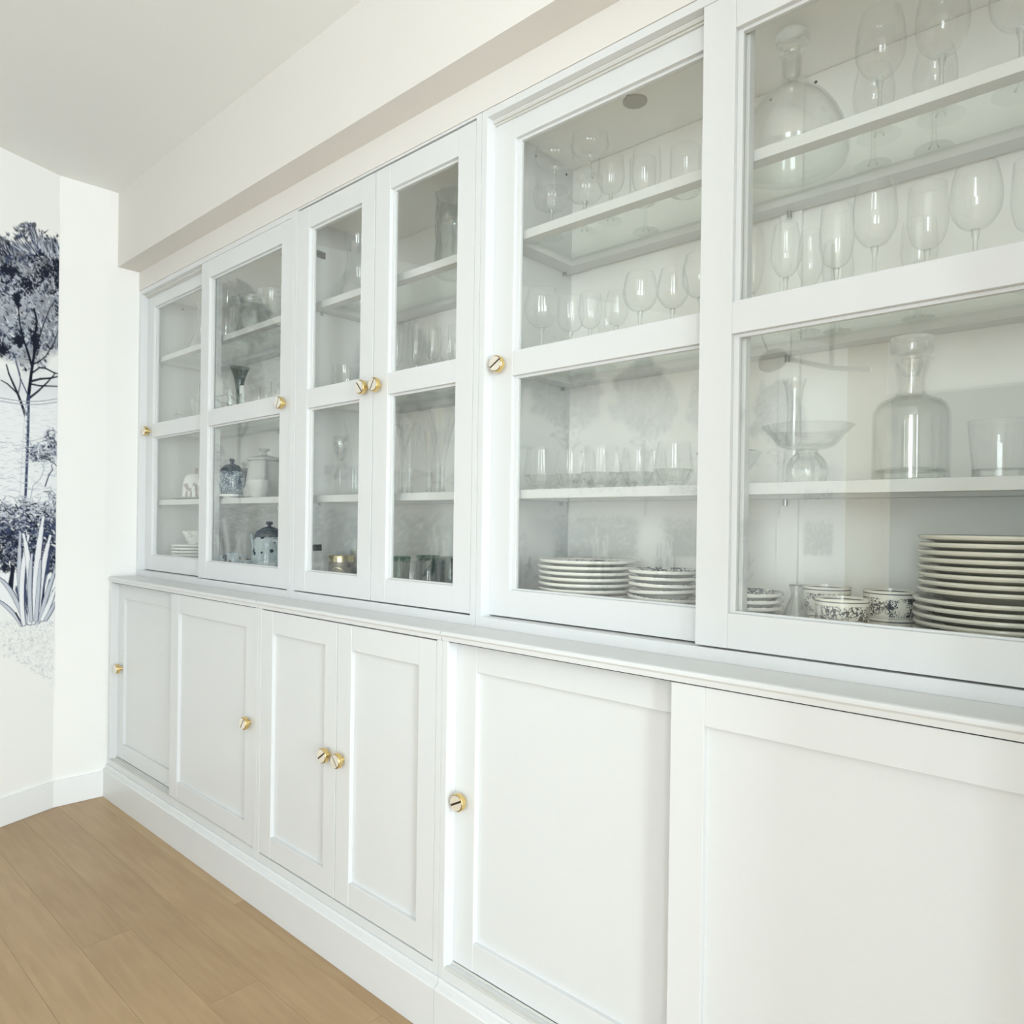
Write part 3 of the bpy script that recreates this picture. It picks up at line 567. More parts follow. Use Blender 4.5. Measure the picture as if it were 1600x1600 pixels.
for zz in (1.975, 1.052):                                # hinges on the left side of the middle glass cabinet
    bm = bmesh.new(); Lw = WL[g2.name]; xs = X1 + S
    for q in ((xs, xs + .012, .150, .158, zz - .017, zz + .011), (xs, xs + .012, .158, .182, zz + .001, zz + .010), (xs, xs + .008, .158, .176, zz - .006, zz - .001), (xs, xs + .005, .172, .200, zz - .008, zz + .012)):
        bx(bm, q[0] - Lw.x, q[1] - Lw.x, q[2] - Lw.y, q[3] - Lw.y, q[4] - Lw.z, q[5] - Lw.z, .0008)
    o = link(bpy.data.objects.new('hinge', finish(bm, 'hinge', M['darksteel'])), g2, Lw); o['label'] = 'dark metal hinge'

# ------------------------------------------------------------------ tableware makers
ZS = {'T': 1.8175, 'M': 1.5175, 'L': 1.2175, 'F': 0.9215}
def stemware(kind, r, h):
    k = (kind, round(r, 3), round(h, 3))
    bowl = {'balloon': (.52, [(.16, 0), (.55, .06), (.9, .25), (1.0, .48), (.94, .75), (.80, 1.0)]), 'tulip': (.55, [(.14, 0), (.55, .08), (.92, .28), (1.0, .45), (.90, .75), (.74, 1.0)]),
            'flute': (.62, [(.2, 0), (.6, .10), (.9, .35), (1.0, .6), (.92, 1.0)]), 'trumpet': (.66, [(.16, 0), (.26, .18), (.48, .45), (.76, .75), (1.0, 1.0)]),
            'coupe': (.45, [(.15, 0), (.75, .10), (1.0, .38), (1.0, .7), (.97, 1.0)]), 'wine': (.56, [(.16, 0), (.7, .10), (.97, .35), (1.0, .55), (.9, 1.0)])}[kind]
    bh = h * bowl[0]; zb = h - bh; rs = .0035 if kind != 'trumpet' else .0062
    pr = spline([(a * r, zb + b * bh) for a, b in bowl[1]], 4); lip = [(pr[-1][0] - .0008, pr[-1][1] + .0008), (pr[-1][0] - .0016, pr[-1][1])]
    rf = r * (.88 if kind not in ('flute', 'trumpet') else 1.0) if kind != 'coupe' else r * .72
    return [('bowl', L(('bowl',) + k, [(0.0, zb)] + pr + lip, M['glass'], 32)),
            ('stem', L(('stem',) + k, [(0.009, .003), (rs + .001, .010), (rs, zb * .4), (rs, zb * .8), (max(.16 * r, rs) + .001, zb), (0, zb + .001)], M['crystal'], 14)),
            ('foot', L(('foot',) + k, [(0, 0), (rf, 0), (rf, .0012), (rf * .5, .0028), (.007, .0052), (0, .0052)], M['glass'], 32))]
def tumbler(r, h, taper=1.0, base=.012, mt='glass'):
    k = (round(r, 3), round(h, 3), taper, base, mt)
    return [('body', L(('body',) + k, [(r * taper * .99, base), (r, h - .001), (r - .0006, h), (r - .0018, h - .001)], M[mt], 32)), ('base', L(('base',) + k, [(0, 0), (r * taper * .95, 0), (r * taper, .002), (r * taper, base), (0, base + .0005)], M['crystal' if mt == 'glass' else mt], 32))]
def whisky(r, h):
    """tumbler with a sharply cut base: narrow foot, wide belt, wall leaning inward"""
    k = (round(r, 3), round(h, 3))
    def build():
        bm = bmesh.new(); lathe(bm, [(0, 0), (.62 * r, 0), (.66 * r, .004), (1.0 * r, .030), (.985 * r, .034), (.93 * r, .034), (.60 * r, .012), (0, .011)], 12); return finish(bm, 'base', M['crystal'])
    kk = ('whbase',) + k
    if kk not in MESH: MESH[kk] = build()
    return [('body', L(('whbody',) + k, [(.985 * r, .034), (.80 * r, h), (.78 * r, h)], M['glass'], 24)), ('base', MESH[kk])]
def plate_mesh(r, mt, depth=.018, key='plate'):
    return L((key, round(r, 3), depth), [(0, .003), (r * .52, .003), (r * .55, 0), (r * .60, 0), (r * .64, .0035), (r * .82, depth * .62), (r * .985, depth - .003), (r, depth), (r * .995, depth + .003), (r * .975, depth + .0038), (r * .82, depth * .62 + .005), (r * .66, .0085), (r * .5, .007), (0, .007)], mt, 44)
ORD = ['topmost', 'second from the top', 'third from the top', 'fourth from the top', 'fifth from the top', 'sixth from the top', 'seventh from the top', 'eighth from the top', 'ninth from the top', 'tenth from the top', 'eleventh from the top', 'twelfth from the top', 'thirteenth from the top', 'fourteenth from the top', 'fifteenth from the top', 'sixteenth from the top', 'seventeenth from the top']
def stack(n, x, y, z, r, dz, mt, what, where, group, depth=.018, jit=.0015, seed=1, tilts=None):
    rg = random.Random(seed); me = plate_mesh(r, mt, depth)
    for i in range(n):
        k = n - 1 - i; lab = '%s, %s, %s' % (what, ORD[k].replace(' from the top', ' from top'), where)
        place('plate', x + rg.uniform(-jit, jit), y + rg.uniform(-jit, jit), z + i * dz, lab, 'plate', me, group, rg.random() * 6.28, (tilts or {}).get(i, 0))

# ------------------------------------------------------------------ near right cabinet
GT = 'glasses on the top shelf of the near right cabinet'; GM = 'glasses on the middle shelf of the near right cabinet'
z = ZS['T']
place('champagne_coupe', 2.126, .235, z, 'lower coupe glass of the leftmost pair standing one on another, top right-cabinet shelf', 'glass', stemware('coupe', .042, .118), GT)
place('champagne_coupe', 2.132, .237, z + .111, 'upper coupe glass of the leftmost pair standing one on another, top right-cabinet shelf', 'glass', stemware('coupe', .046, .100), GT)
place('champagne_coupe', 2.206, .26, z, 'lower coupe glass of the second stacked pair, beside the cabinet side wall holes', 'glass', stemware('coupe', .041, .128), GT)
place('champagne_coupe', 2.217, .262, z + .121, 'upper coupe glass of the second stacked pair, tallest against the cabinet roof', 'glass', stemware('coupe', .042, .100), GT)
place('wine_glass', 2.285, .25, z, 'small wine glass right of the stacked coupes on the top shelf', 'glass', stemware('wine', .030, .142), GT)
place('wine_glass', 2.315, .35, z, 'tall wine glass at the back of the top shelf behind the straight tumbler', 'glass', stemware('wine', .034, .190), GT)
place('tumbler', 2.390, .215, z, 'straight tumbler with a long highlight in the middle of the top left-pane shelf', 'glass', tumbler(.028, .090), GT)
place('tumbler', 2.478, .235, z, 'straight tumbler beside the sliding door stile on the top shelf', 'glass', tumbler(.031, .092), GT)
z = ZS['M']
for x, y_, r, h, kd, lab in ((2.131, .20, .041, .166, 'balloon', 'leftmost balloon wine glass on the middle shelf of the right cabinet'), (2.196, .225, .031, .141, 'wine', 'small wine glass second from left on the middle shelf'), (2.215, .345, .026, .165, 'wine', 'wine glass at the back by the cabinet corner, middle shelf'),
                             (2.252, .225, .026, .138, 'wine', 'small wine glass third along the front of the middle shelf'), (2.308, .245, .026, .136, 'tulip', 'narrow tulip glass in the centre of the middle shelf, left pane'), (2.388, .215, .036, .150, 'balloon', 'balloon glass with bright highlight right of centre on the middle shelf, left pane'),
                             (2.459, .225, .032, .147, 'tulip', 'tulip glass second from the door stile on the middle shelf'), (2.522, .225, .037, .160, 'balloon', 'large balloon glass half hidden by the door stile on the middle shelf')):
    place('wine_glass', x, y_, z, lab, 'glass', stemware(kd, r, h), GM)
for x, y_, r, h, kd, lab in ((2.618, .25, .022, .190, 'flute', 'slim flute right of the door stile on the middle shelf, right pane'), (2.692, .225, .027, .175, 'tulip', 'tulip wine glass below the shelf pin, right pane'), (2.698, .33, .024, .195, 'tulip', 'tulip wine glass at the back behind the second one, right pane'),
                             (2.773, .25, .029, .192, 'wine', 'wine glass third along the front, right pane of the right cabinet'), (2.843, .225, .035, .205, 'balloon', 'tall balloon glass overlapping the shelf above, right pane'), (2.917, .25, .031, .188, 'wine', 'wine glass right of the tall balloon glass, middle shelf'),
                             (2.989, .225, .036, .186, 'balloon', 'wide balloon glass second from the right edge, middle shelf'), (3.055, .29, .030, .200, 'wine', 'wine glass cut by the right edge of the picture, middle shelf'), (2.74, .36, .028, .170, 'wine', 'wine glass at the back between the front row, right pane'), (2.88, .36, .030, .175, 'wine', 'back wine glass behind the tall balloon glass, right pane')):
    place('wine_glass', x, y_, z, lab, 'glass', stemware(kd, r, h), GM)
# ship's decanter
z = ZS['T']
place('decanter', 2.682, .265, z, 'wide-bottomed clear glass decanter with a mushroom stopper on the top shelf', 'decanter', [
    ('body', L('shipdec', [(0, .002), (.085, 0), (.098, .006), (.102, .020), (.098, .050), (.086, .085), (.064, .120), (.038, .140), (.024, .150), (.0185, .165), (.0180, .190), (.020, .208), (.0235, .214), (.022, .216), (.0165, .206), (.0155, .165), (.021, .150), (.060, .119), (.083, .083), (.095, .050), (.098, .020), (.090, .012), (0, .010)], M['glass'], 40, 2)),
    ('stopper', L('shipstop', [(0, .162), (.012, .164), (.0150, .185), (.0155, .212), (.014, .222), (.020, .228), (.029, .236), (.0305, .244), (.026, .252), (.012, .2555), (0, .256)], M['crystal'], 32, 3))])
for x, y_, r, h, lab in ((2.838, .26, .040, .215, 'large balloon glass right of the decanter on the top shelf'), (2.932, .26, .040, .212, 'large balloon glass second right of the decanter, bowl cut by the picture top'), (3.040, .26, .044, .205, 'large balloon glass at the top right corner of the picture'), (2.80, .36, .036, .180, 'wine glass at the back behind the first large balloon glass'), (2.90, .365, .036, .175, 'wine glass at the back between the large balloon glasses')):
    place('wine_glass', x, y_, z, lab, 'glass', stemware('balloon', r, h), GT)
z = ZS['L']
for x, y_, r, h, lab in ((2.132, .205, .042, .098, 'cut-base whisky tumbler, leftmost on the low shelf of the right cabinet'), (2.190, .285, .036, .092, 'cut-base whisky tumbler behind the leftmost pair, by the cabinet corner'), (2.215, .205, .034, .088, 'cut-base whisky tumbler second along the front of the low shelf'), (2.301, .205, .045, .092, 'cut-base whisky tumbler with bright highlights, third along the front'),
                         (2.375, .235, .038, .086, 'cut-base whisky tumbler fourth along the front of the low shelf'), (2.478, .205, .040, .090, 'cut-base whisky tumbler nearest the sliding door stile'), (2.250, .34, .036, .096, 'cut-base whisky tumbler at the back centre of the low shelf'), (2.345, .345, .036, .094, 'cut-base whisky tumbler at the back right of the low shelf')):
    place('tumbler', x, y_, z, lab, 'glass', whisky(r, h), 'cut-base whisky tumblers')
place('glass_bowl', 2.581, .235, z, 'clear cut-glass bowl on the low shelf, showing on both sides of the door stile', 'bowl', L('cutbowl', [(0, .004), (.022, 0), (.026, .004), (.020, .012), (.034, .024), (.050, .042), (.062, .064), (.060, .066), (.047, .044), (.031, .027), (.015, .017), (0, .016)], M['crystal'], 24, 0))
place('fruit_stand', 2.735, .225, z, 'shallow clear glass compote dish on a round bulb foot, low shelf right pane', 'bowl', [
    ('dish', L('compdish', [(0, .060), (.020, .060), (.040, .064), (.052, .072), (.062, .086), (.077, .100), (.0765, .1015), (.060, .089), (.050, .076), (.038, .068), (0, .065)], M['glass'], 40, 2)),
    ('foot', L('compfoot', [(0, 0), (.028, 0), (.034, .010), (.036, .025), (.030, .042), (.020, .054), (.018, .060), (0, .060)], M['crystal'], 32, 3))])
place('bud_vase', 2.664, .35, z, 'slim clear glass bud vase with flared lip behind the compote dish', 'vase', L('budvase', [(0, 0), (.020, 0), (.022, .01), (.020, .05), (.015, .10), (.0135, .15), (.016, .19), (.022, .212), (.0208, .213), (.0145, .19), (.012, .15), (.0135, .10), (.018, .05), (.018, .014), (0, .012)], M['glass'], 28, 2))
place('decanter', 2.894, .26, z, 'square-shouldered clear glass whisky decanter with a flat disc stopper, low shelf', 'decanter', [
    ('body', L('whiskydec', [(0, .001), (.054, 0), (.058, .003), (.0585, .020), (.0585, .105), (.056, .122), (.047, .135), (.030, .142), (.0225, .150), (.0215, .165), (.0225, .180), (.027, .196), (.0315, .204), (.0302, .206), (.024, .196), (.0195, .180), (.0185, .165), (.0195, .150), (.028, .139), (.045, .132), (.053, .120), (.0552, .105), (.0555, .026), (.052, .022), (0, .020)], M['glass'], 40, 2)),
    ('base', L('whiskybase', [(0, .0012), (.0535, .0005), (.0575, .004), (.0580, .018), (.050, .0185), (.03, .015), (0, .014)], M['crystal'], 40)),
    ('stopper', L('whiskystop', [(0, .178), (.012, .179), (.0165, .196), (.016, .210), (.022, .215), (.032, .2165), (.0335, .222), (.0335, .238), (.032, .2425), (0, .243)], M['crystal'], 36))])
place('tumbler', 3.025, .225, z, 'wide clear glass tumbler at the right edge of the low shelf, beside the decanter', 'glass', tumbler(.043, .088, .84, .014))
# floor of the near right cabinet
z = ZS['F']
stack(10, 2.219, .275, z, .116, .01285, M['plateprint'], 'cream dinner plate with dark print', 'left pile on the right cabinet floor', 'stack of dinner plates', seed=3)
stack(9, 2.438, .245, z, .076, .0133, M['plateprint'], 'small dessert plate with dark print', 'pile beside the dinner plates', 'first stack of dessert plates', depth=.016, seed=4, tilts={3: .03, 4: .05, 5: .035, 6: .02})
stack(7, 2.618, .235, z, .070, .0125, M['plateprint'], 'small dessert plate with faded print', 'pile just right of door stile', 'second stack of dessert plates', depth=.016, seed=6)
stack(8, 3.021, .275, z, .120, .01235, M['bigplateprint'], 'large cream plate', 'lower half of the big pile', 'lower half of the big pile of plates', seed=8)
stack(8, 3.023, .275, z + 8 * .01235 + .004, .117, .0120, M['bigplateprint'], 'large printed plate', 'upper half of the big pile', 'upper half of the big pile of plates', seed=9)
place('cruet', 2.716, .235, z, 'conical clear glass oil cruet between the dessert plates and the printed cups', 'cruet', L('cruet', [(0, 0), (.036, 0), (.038, .003), (.030, .035), (.018, .070), (.010, .090), (.0095, .100), (.013, .111), (.011, .112), (.0075, .100), (.008, .090), (.016, .069), (.028, .034), (.034, .008), (0, .006)], M['crystal'], 28, 2))
cupm = L('cup', [(0, .002), (.026, 0), (.029, .002), (.033, .006), (.040, .012), (.0425, .020), (.0430, .050), (.0435, .0605), (.0425, .0615), (.0410, .050), (.0400, .022), (.034, .010), (0, .007)], M['cupprint'], 44)
CG = 'printed cream cups'
place('cup', 2.805, .205, z + .036, 'cream cup with dark scroll print standing in front, on saucers', 'cup', cupm, CG, 1.0)
for i, w_ in enumerate(('lower', 'middle', 'upper')): place('saucer', 2.805, .205, z + i * .012, 'cream saucer under the front printed cup, %s of three' % w_, 'saucer', plate_mesh(.044, M['china'], .011, 'saucer'), 'saucers under the front cup')
for nm, x, y_, rz in (('left', 2.748, .295, 2.2), ('right', 2.856, .300, 4.0)):
    place('cup', x, y_, z, 'lower printed cream cup of the pair stacked at the back %s' % nm, 'cup', cupm, CG, rz + 1)
    place('cup', x, y_, z + .0475, 'upper printed cream cup of the pair stacked at the back %s' % nm, 'cup', cupm, CG, rz)
place('cup', 2.81, .375, z, 'lower printed cream cup hidden at the far back between the pairs', 'cup', cupm, CG, .5)

# ------------------------------------------------------------------ middle cabinet
z = ZS['T']
place('carafe', 1.322, .265, z, 'hourglass clear glass carafe on the top shelf behind the left door', 'carafe', L('carafe', [(0, .003), (.060, 0), (.070, .004), (.076, .025), (.068, .055), (.050, .095), (.040, .130), (.038, .160), (.041, .190), (.048, .218), (.046, .219), (.0385, .190), (.0355, .160), (.0375, .130), (.047, .095), (.065, .055), (.072, .025), (.065, .010), (0, .008)], M['glass'], 36, 2))
bmv = bmesh.new(); lathe(bmv, [(0, .003), (.050, 0), (.055, .004)] + [(.0565 + .0015 * math.sin(q * .6), .010 + q * .0106) for q in range(20)] + [(.058, .222), (.055, .223), (.052, .18), (.052, .05), (.049, .022), (0, .020)], 96, rmod=lambda t, zz: 1 + .04 * math.cos(2 * PI * 12 * t + 1.2 * math.sin(zz * 130)))
place('faceted_vase', 1.755, .275, z, 'tall cylindrical ribbed glass vase on the top shelf behind the right door', 'vase', finish(bmv, 'faceted_vase', M['ribglass'], True, 60))
z = ZS['M']
place('glass_jar', 1.281, .25, z, 'small waisted glass candle jar on the middle shelf behind the left door', 'jar', L('candlejar', [(0, .003), (.036, 0), (.042, .005), (.043, .04), (.040, .065), (.037, .085), (.042, .108), (.0405, .109), (.035, .085), (.038, .062), (.0405, .04), (.039, .012), (0, .010)], M['glass'], 32, 2))
GF = 'champagne flutes on the middle shelf'
for x, y_, r, h, kd, lab in ((1.545, .24, .021, .196, 'flute', 'leftmost flute behind the right door, middle shelf of the middle cabinet'), (1.530, .32, .021, .205, 'flute', 'flute at the back left behind the right door, middle shelf'), (1.640, .235, .022, .182, 'flute', 'flute with the brightest highlight, second along the front'),
                             (1.610, .32, .021, .190, 'flute', 'flute at the back centre behind the right door'), (1.712, .235, .022, .158, 'wine', 'shorter glass third along the front behind the right door'), (1.770, .24, .024, .120, 'wine', 'short glass at the right end behind the right door'), (1.70, .33, .022, .185, 'flute', 'flute at the back right behind the right door')):
    place('champagne_flute', x, y_, z, lab, 'glass', stemware(kd, r, h), GF)
z = ZS['L']; GL = 'trumpet flutes on the low shelf'
for x, y_, r, h, lab in ((1.318, .265, .030, .222, 'trumpet flute right of the small bud vase, left door'), (1.384, .305, .030, .236, 'trumpet flute at the back, half hidden by the left door stile'), (1.375, .215, .030, .228, 'trumpet flute nearest the glass, half hidden by the left door stile'),
                         (1.485, .285, .028, .225, 'trumpet flute leftmost behind the right door, low shelf'), (1.560, .25, .034, .210, 'trumpet flute second behind the right door, low shelf'), (1.634, .222, .038, .222, 'trumpet flute third behind the right door, leaning highlight'), (1.655, .31, .034, .228, 'trumpet flute at the back centre, low shelf'),
                         (1.697, .240, .026, .175, 'short trumpet flute in the centre front, low shelf'), (1.757, .235, .040, .228, 'wide trumpet flute rightmost at the front, low shelf'), (1.765, .32, .034, .226, 'trumpet flute at the back right, low shelf'), (1.590, .33, .030, .185, 'short trumpet flute at the back left, low shelf')):
    place('trumpet_flute', x, y_, z, lab, 'glass', stemware('trumpet', r, h), GL)
place('bud_vase', 1.207, .25, z, 'small glass bud vase with twisted glass flower, leftmost on the low shelf', 'vase', [('stem', L('bv2', [(0, 0), (.018, 0), (.019, .004), (.006, .012), (.0055, .08), (.012, .12), (.022, .15), (.024, .18), (.019, .192), (.018, .191), (.022, .178), (.020, .15), (.010, .12), (0, .09)], M['glass'], 24, 2)), ('flower', T(('flower',), [([(0.004 * math.cos(t) * (1 + t * .25), .004 * math.sin(t) * (1 + t * .25), .115 + t * .005) for t in np.linspace(0, 14, 24)], .0045)], M['crystal']))]).location.x += .05
z = ZS['F']
tin = place('candle_tin', 1.305, .225, z, 'dark bronze candle tin with a pale gold lid and round emblem', 'tin', [('body', L('tinbody', [(0, 0), (.037, 0), (.0385, .002), (.0385, .090), (0, .090)], M['tin'], 40)), ('lid', L('tinlid', [(.0385, .090), (.0400, .091), (.0400, .108), (.0388, .1105), (0, .1105)], M['tingold'], 40), 'pale gold lid')], rz=0)
bm = bmesh.new()                                          # round emblem: beaded ring and inner ring on the curved tin wall, facing the room
def wrap(u, v): a = -PI / 2 + .62 + u / .0388; return ((.0390) * math.cos(a), (.0390) * math.sin(a), .046 + v)
for r0, r1 in ((.0255, .0285), (.0185, .0200), (.006, .010)):
    N = 40; A = [bm.verts.new(wrap(r0 * math.cos(2 * PI * k / N), r0 * math.sin(2 * PI * k / N))) for k in range(N)]; B = [bm.verts.new(wrap(r1 * math.cos(2 * PI * k / N), r1 * math.sin(2 * PI * k / N))) for k in range(N)]
    for k in range(N): bm.faces.new((A[k], A[(k + 1) % N], B[(k + 1) % N], B[k]))
for k in range(26):
    c = (.0228 * math.cos(2 * PI * k / 26), .0228 * math.sin(2 * PI * k / 26)); bm.faces.new([bm.verts.new(wrap(c[0] + .0015 * math.cos(t), c[1] + .0015 * math.sin(t))) for t in np.linspace(0, 2 * PI, 7)[:-1]])
o = link(bpy.data.objects.new('emblem', finish(bm, 'emblem', M['tingold'])), tin, WL[tin.name]); o['label'] = 'pale gold ring emblem'
place('canister', 1.278, .335, z, 'pale putty-coloured ceramic canister behind the bronze candle tin', 'canister', L('canister', [(0, 0), (.037, 0), (.040, .003), (.040, .112), (.042, .116), (.042, .122), (.040, .124), (.036, .124), (.036, .01), (0, .008)], M['putty'], 36))
GK = 'dark tumblers on the floor of the middle cabinet'
for x, y_, r, h, mt, lab in ((1.560, .245, .037, .116, 'greenglass', 'green-tinted glass tumbler, leftmost of the dark tumblers'), (1.600, .325, .036, .119, 'greenglass', 'green-tinted glass tumbler behind the leftmost two'), (1.636, .235, .035, .106, 'greyglass', 'smoke-grey glass tumbler with a long highlight, second from left'), (1.712, .235, .038, .116, 'greyglass', 'smoke-grey glass tumbler third along the front'), (1.695, .330, .036, .119, 'greyglass', 'smoke-grey glass tumbler at the back centre')):
    place('tumbler', x, y_, z, lab, 'glass', tumbler(r, h, .88, .012, mt), GK)
for x, y_, lab in ((1.782, .30, 'black mug at the back right of the middle cabinet floor'), (1.868, .225, 'black mug at the right end of the middle cabinet floor')):
    place('mug', x, y_, z, lab, 'mug', [('body', L('mugbody', [(0, .002), (.034, 0), (.037, .003), (.038, .112), (.0395, .118), (.038, .119), (.0355, .112), (.034, .008), (0, .007)], M['black'], 32)), ('handle', T(('mughandle',), [([(.036, 0, .095), (.055, 0, .094), (.064, 0, .070), (.058, 0, .040), (.036, 0, .030)], .0045)], M['black']))], 'black mugs', 2.6)
for x, y_, lab in ((1.712, .178, 'small white rimmed dish lying in front of the grey tumblers'), (1.80, .178, 'small white rimmed dish in front of the black mugs')):
    place('dish', x, y_, z, lab, 'dish', plate_mesh(.030, M['chinawhite'], .010, 'dish'), 'small white dishes')

# ------------------------------------------------------------------ far left cabinet
z = ZS['T']
place('carafe', .245, .25, z, 'swan-necked clear glass carafe on the far left top shelf', 'carafe', [('body', L('swan', [(0, .003), (.045, 0), (.052, .006), (.050, .025), (.034, .060), (.020, .095), (.0155, .130), (.017, .160), (.0155, .190), (.024, .212), (.0225, .213), (.013, .190), (.0145, .160), (.013, .130), (.0175, .095), (.031, .060), (.047, .025), (.045, .012), (0, .010)], M['glass'], 28, 2)), ('handle', T(('swanh',), [([(-.016, 0, .19), (-.045, 0, .175), (-.050, 0, .13), (-.036, 0, .075)], .004)], M['glass']))])
place('pitcher', .527, .225, z, 'tall clear glass pitcher with bright highlight behind the left edge of the second door', 'pitcher', [('body', L('pitch', [(0, .002), (.034, 0), (.036, .01), (.028, .08), (.026, .13), (.034, .19), (.0325, .191), (.0245, .13), (.0265, .08), (.033, .014), (0, .012)], M['glass'], 28, 2)), ('handle', T(('pith',), [([(.026, 0, .17), (.055, 0, .16), (.055, 0, .08), (.030, 0, .06)], .0045)], M['crystal']))])
place('pitcher', .640, .27, z, 'large frosted glass jug on the far left top shelf', 'pitcher', [('body', L('jug', [(0, .002), (.050, 0), (.058, .01), (.062, .05), (.056, .10), (.050, .14), (.056, .160), (.054, .161), (.0475, .14), (.053, .10), (.059, .05), (.054, .014), (0, .012)], M['frosted'], 32, 2)), ('handle', T(('jugh',), [([(-.048, 0, .14), (-.085, 0, .135), (-.090, 0, .08), (-.056, 0, .04)], .006)], M['frosted']))])
place('glass_bowl', .832, .25, z, 'ribbed clear glass footed bowl at the right end of the far left top shelf', 'bowl', L('ribbowl', [(0, 0), (.030, 0), (.012, .010), (.010, .040), (.030, .055), (.050, .080), (.056, .120), (.058, .140), (.0565, .141), (.054, .120), (.047, .081), (.028, .059), (0, .052)], M['crystal'], 28, 0))
z = ZS['M']
place('ice_bucket', .250, .27, z, 'clear glass ice bucket with a tall arched metal handle on the far left middle shelf', 'bucket', [('body', L('bucket', [(0, .003), (.042, 0), (.046, .005), (.056, .115), (.0545, .116), (.0435, .012), (0, .010)], M['crystal'], 20)), ('handle', T(('bucketh',), [([(-.055, 0, .108), (-.060, 0, .150), (-.042, 0, .205), (0, 0, .228), (.042, 0, .205), (.060, 0, .150), (.055, 0, .108)], .0035)], M['steel']), 'arched metal handle')])
for x, y_, r, h, lab in ((.098, .245, .021, .085, 'small dark-rimmed glass cup, leftmost on the far left middle shelf'), (.140, .215, .022, .080, 'small glass cup in front, second on the far left middle shelf')):
    place('cup', x, y_, z, lab, 'cup', [('body', tumbler(r, h, .85, .008)[0][1]), ('handle', T(('cuph', r), [([(-r + .002, 0, h * .8), (-r - .016, 0, h * .75), (-r - .016, 0, h * .35), (-r + .003, 0, h * .25)], .003)], M['crystal']))], 'small handled glass cups')
place('vase', .510, .29, z, 'grey trumpet vase with a dark flared mouth on the far left middle shelf', 'vase', L('trumpetv', [(0, 0), (.026, 0), (.027, .004), (.012, .02), (.011, .08), (.014, .13), (.022, .18), (.036, .215), (.0345, .216), (.020, .18), (.012, .13), (0, .10)], M['greyglass'], 28, 2))
place('vase', .462, .24, z, 'clear trumpet vase beside the left edge of the second glass door', 'vase', L('trumpetv2', [(0, 0), (.026, 0), (.027, .004), (.012, .02), (.010, .08), (.013, .13), (.020, .18), (.030, .203), (.0285, .204), (.018, .18), (.011, .13), (0, .10)], M['glass'], 28, 2))
for x, y_, lab in ((.603, .205, 'cut crystal shaker, left of two bright ones on the middle shelf'), (.699, .205, 'cut crystal shaker, right of two bright ones on the middle shelf')):
    place('shaker', x, y_, z, lab, 'shaker', [('body', L('shakb', [(0, 0), (.013, 0), (.015, .006), (.009, .022), (.014, .034), (.009, .046), (.013, .058), (.009, .070), (.011, .082), (0, .083)], M['crystal'], 8)), ('cap', L('shakc', [(.0105, .083), (.011, .086), (.011, .106), (.008, .113), (0, .114)], M['chinawhite'], 16), 'white cap')], 'crystal shakers')
for i, (x, y_, r, h, w_) in enumerate(((.775, .225, .018, .096, 'leftmost'), (.828, .225, .018, .095, 'second'), (.875, .29, .019, .100, 'third, at the back'), (.905, .225, .020, .104, 'fourth'), (.965, .235, .020, .104, 'rightmost'))):
    place('tumbler', x, y_, z, 'small clear shot tumbler, %s in the row right of the shakers' % w_, 'glass', tumbler(r, h, .9, .014), 'shot tumblers in the far left cabinet')
z = ZS['L']
place('cheese_dome', 0.235, .245, z, 'white butter dome with a mauve motif on a dark oval tray', 'dish', [('tray', L('tray', [(0, .002), (.075, 0), (.092, .006), (.094, .010), (.090, .0105), (.072, .005), (0, .005)], M['greyglaze'], 36), 'dark grey tray'), ('dome', L('dome', [(.052, .0055), (.0535, .010), (.051, .05), (.046, .085), (.036, .103), (.018, .110), (0, .111)], M['chinawhite'], 36, 2)), ('knob', L('domek', [(.006, .110), (.005, .118), (.0085, .124), (.008, .131), (0, .134)], M['mauve'], 20)), ('motif', L('motif', [(.0100, .108), (.0370, .1032)], M['mauve'], 8))])
bm = bmesh.new()                                          # the painted mauve figure on the dome, as a thin raised patch that follows it
def dome_pt(u, zz):
    rr = np.interp(zz, [0, .01, .05, .085, .103], [.0525, .054, .0515, .0465, .0365]) + .0006; a = -.95 + u / .052; return (rr * math.cos(a), rr * math.sin(a), zz)
for poly in ([(-.030, .062), (-.022, .066), (-.008, .066), (.020, .070), (.036, .060), (.040, .042), (.030, .034), (.006, .034), (-.010, .040), (-.018, .050), (-.030, .056)], [(-.010, .036), (-.004, .036), (-.004, .010), (-.014, .008), (-.016, .016)], [(.008, .035), (.014, .035), (.014, .008), (.006, .008)], [(.026, .035), (.033, .036), (.036, .008), (.027, .008)]):
    bm.faces.new([bm.verts.new(dome_pt(*p)) for p in poly])
bmesh.ops.triangulate(bm, faces=bm.faces[:])
o = link(bpy.data.objects.new('motif', finish(bm, 'motif', M['mauve'])), bpy.data.objects['cheese_dome'], WL['cheese_dome']); o['label'] = 'mauve painted figure'
place('cookie_jar', 0.525, .255, z, 'blue painted pottery jar with dark lid on the low shelf', 'jar', [('body', L('cjar', [(0, .002), (.036, 0), (.042, .008), (.050, .045), (.050, .085), (.042, .108), (.038, .112), (0, .112)], M['bluepainted'], 32, 2)), ('lid', L('cjarl', [(.043, .108), (.042, .116), (.026, .132), (.008, .138), (.006, .144), (.011, .151), (.008, .158), (0, .160)], M['darkglaze'], 28), 'dark lid')])
place('cookie_jar', 0.425, .215, z, 'white sprigged pottery jar partly hidden behind the door edge, low shelf', 'jar', [('body', L('cjar2', [(0, .002), (.030, 0), (.036, .008), (.044, .045), (.042, .085), (.034, .100), (0, .101)], M['floral'], 32, 2))])
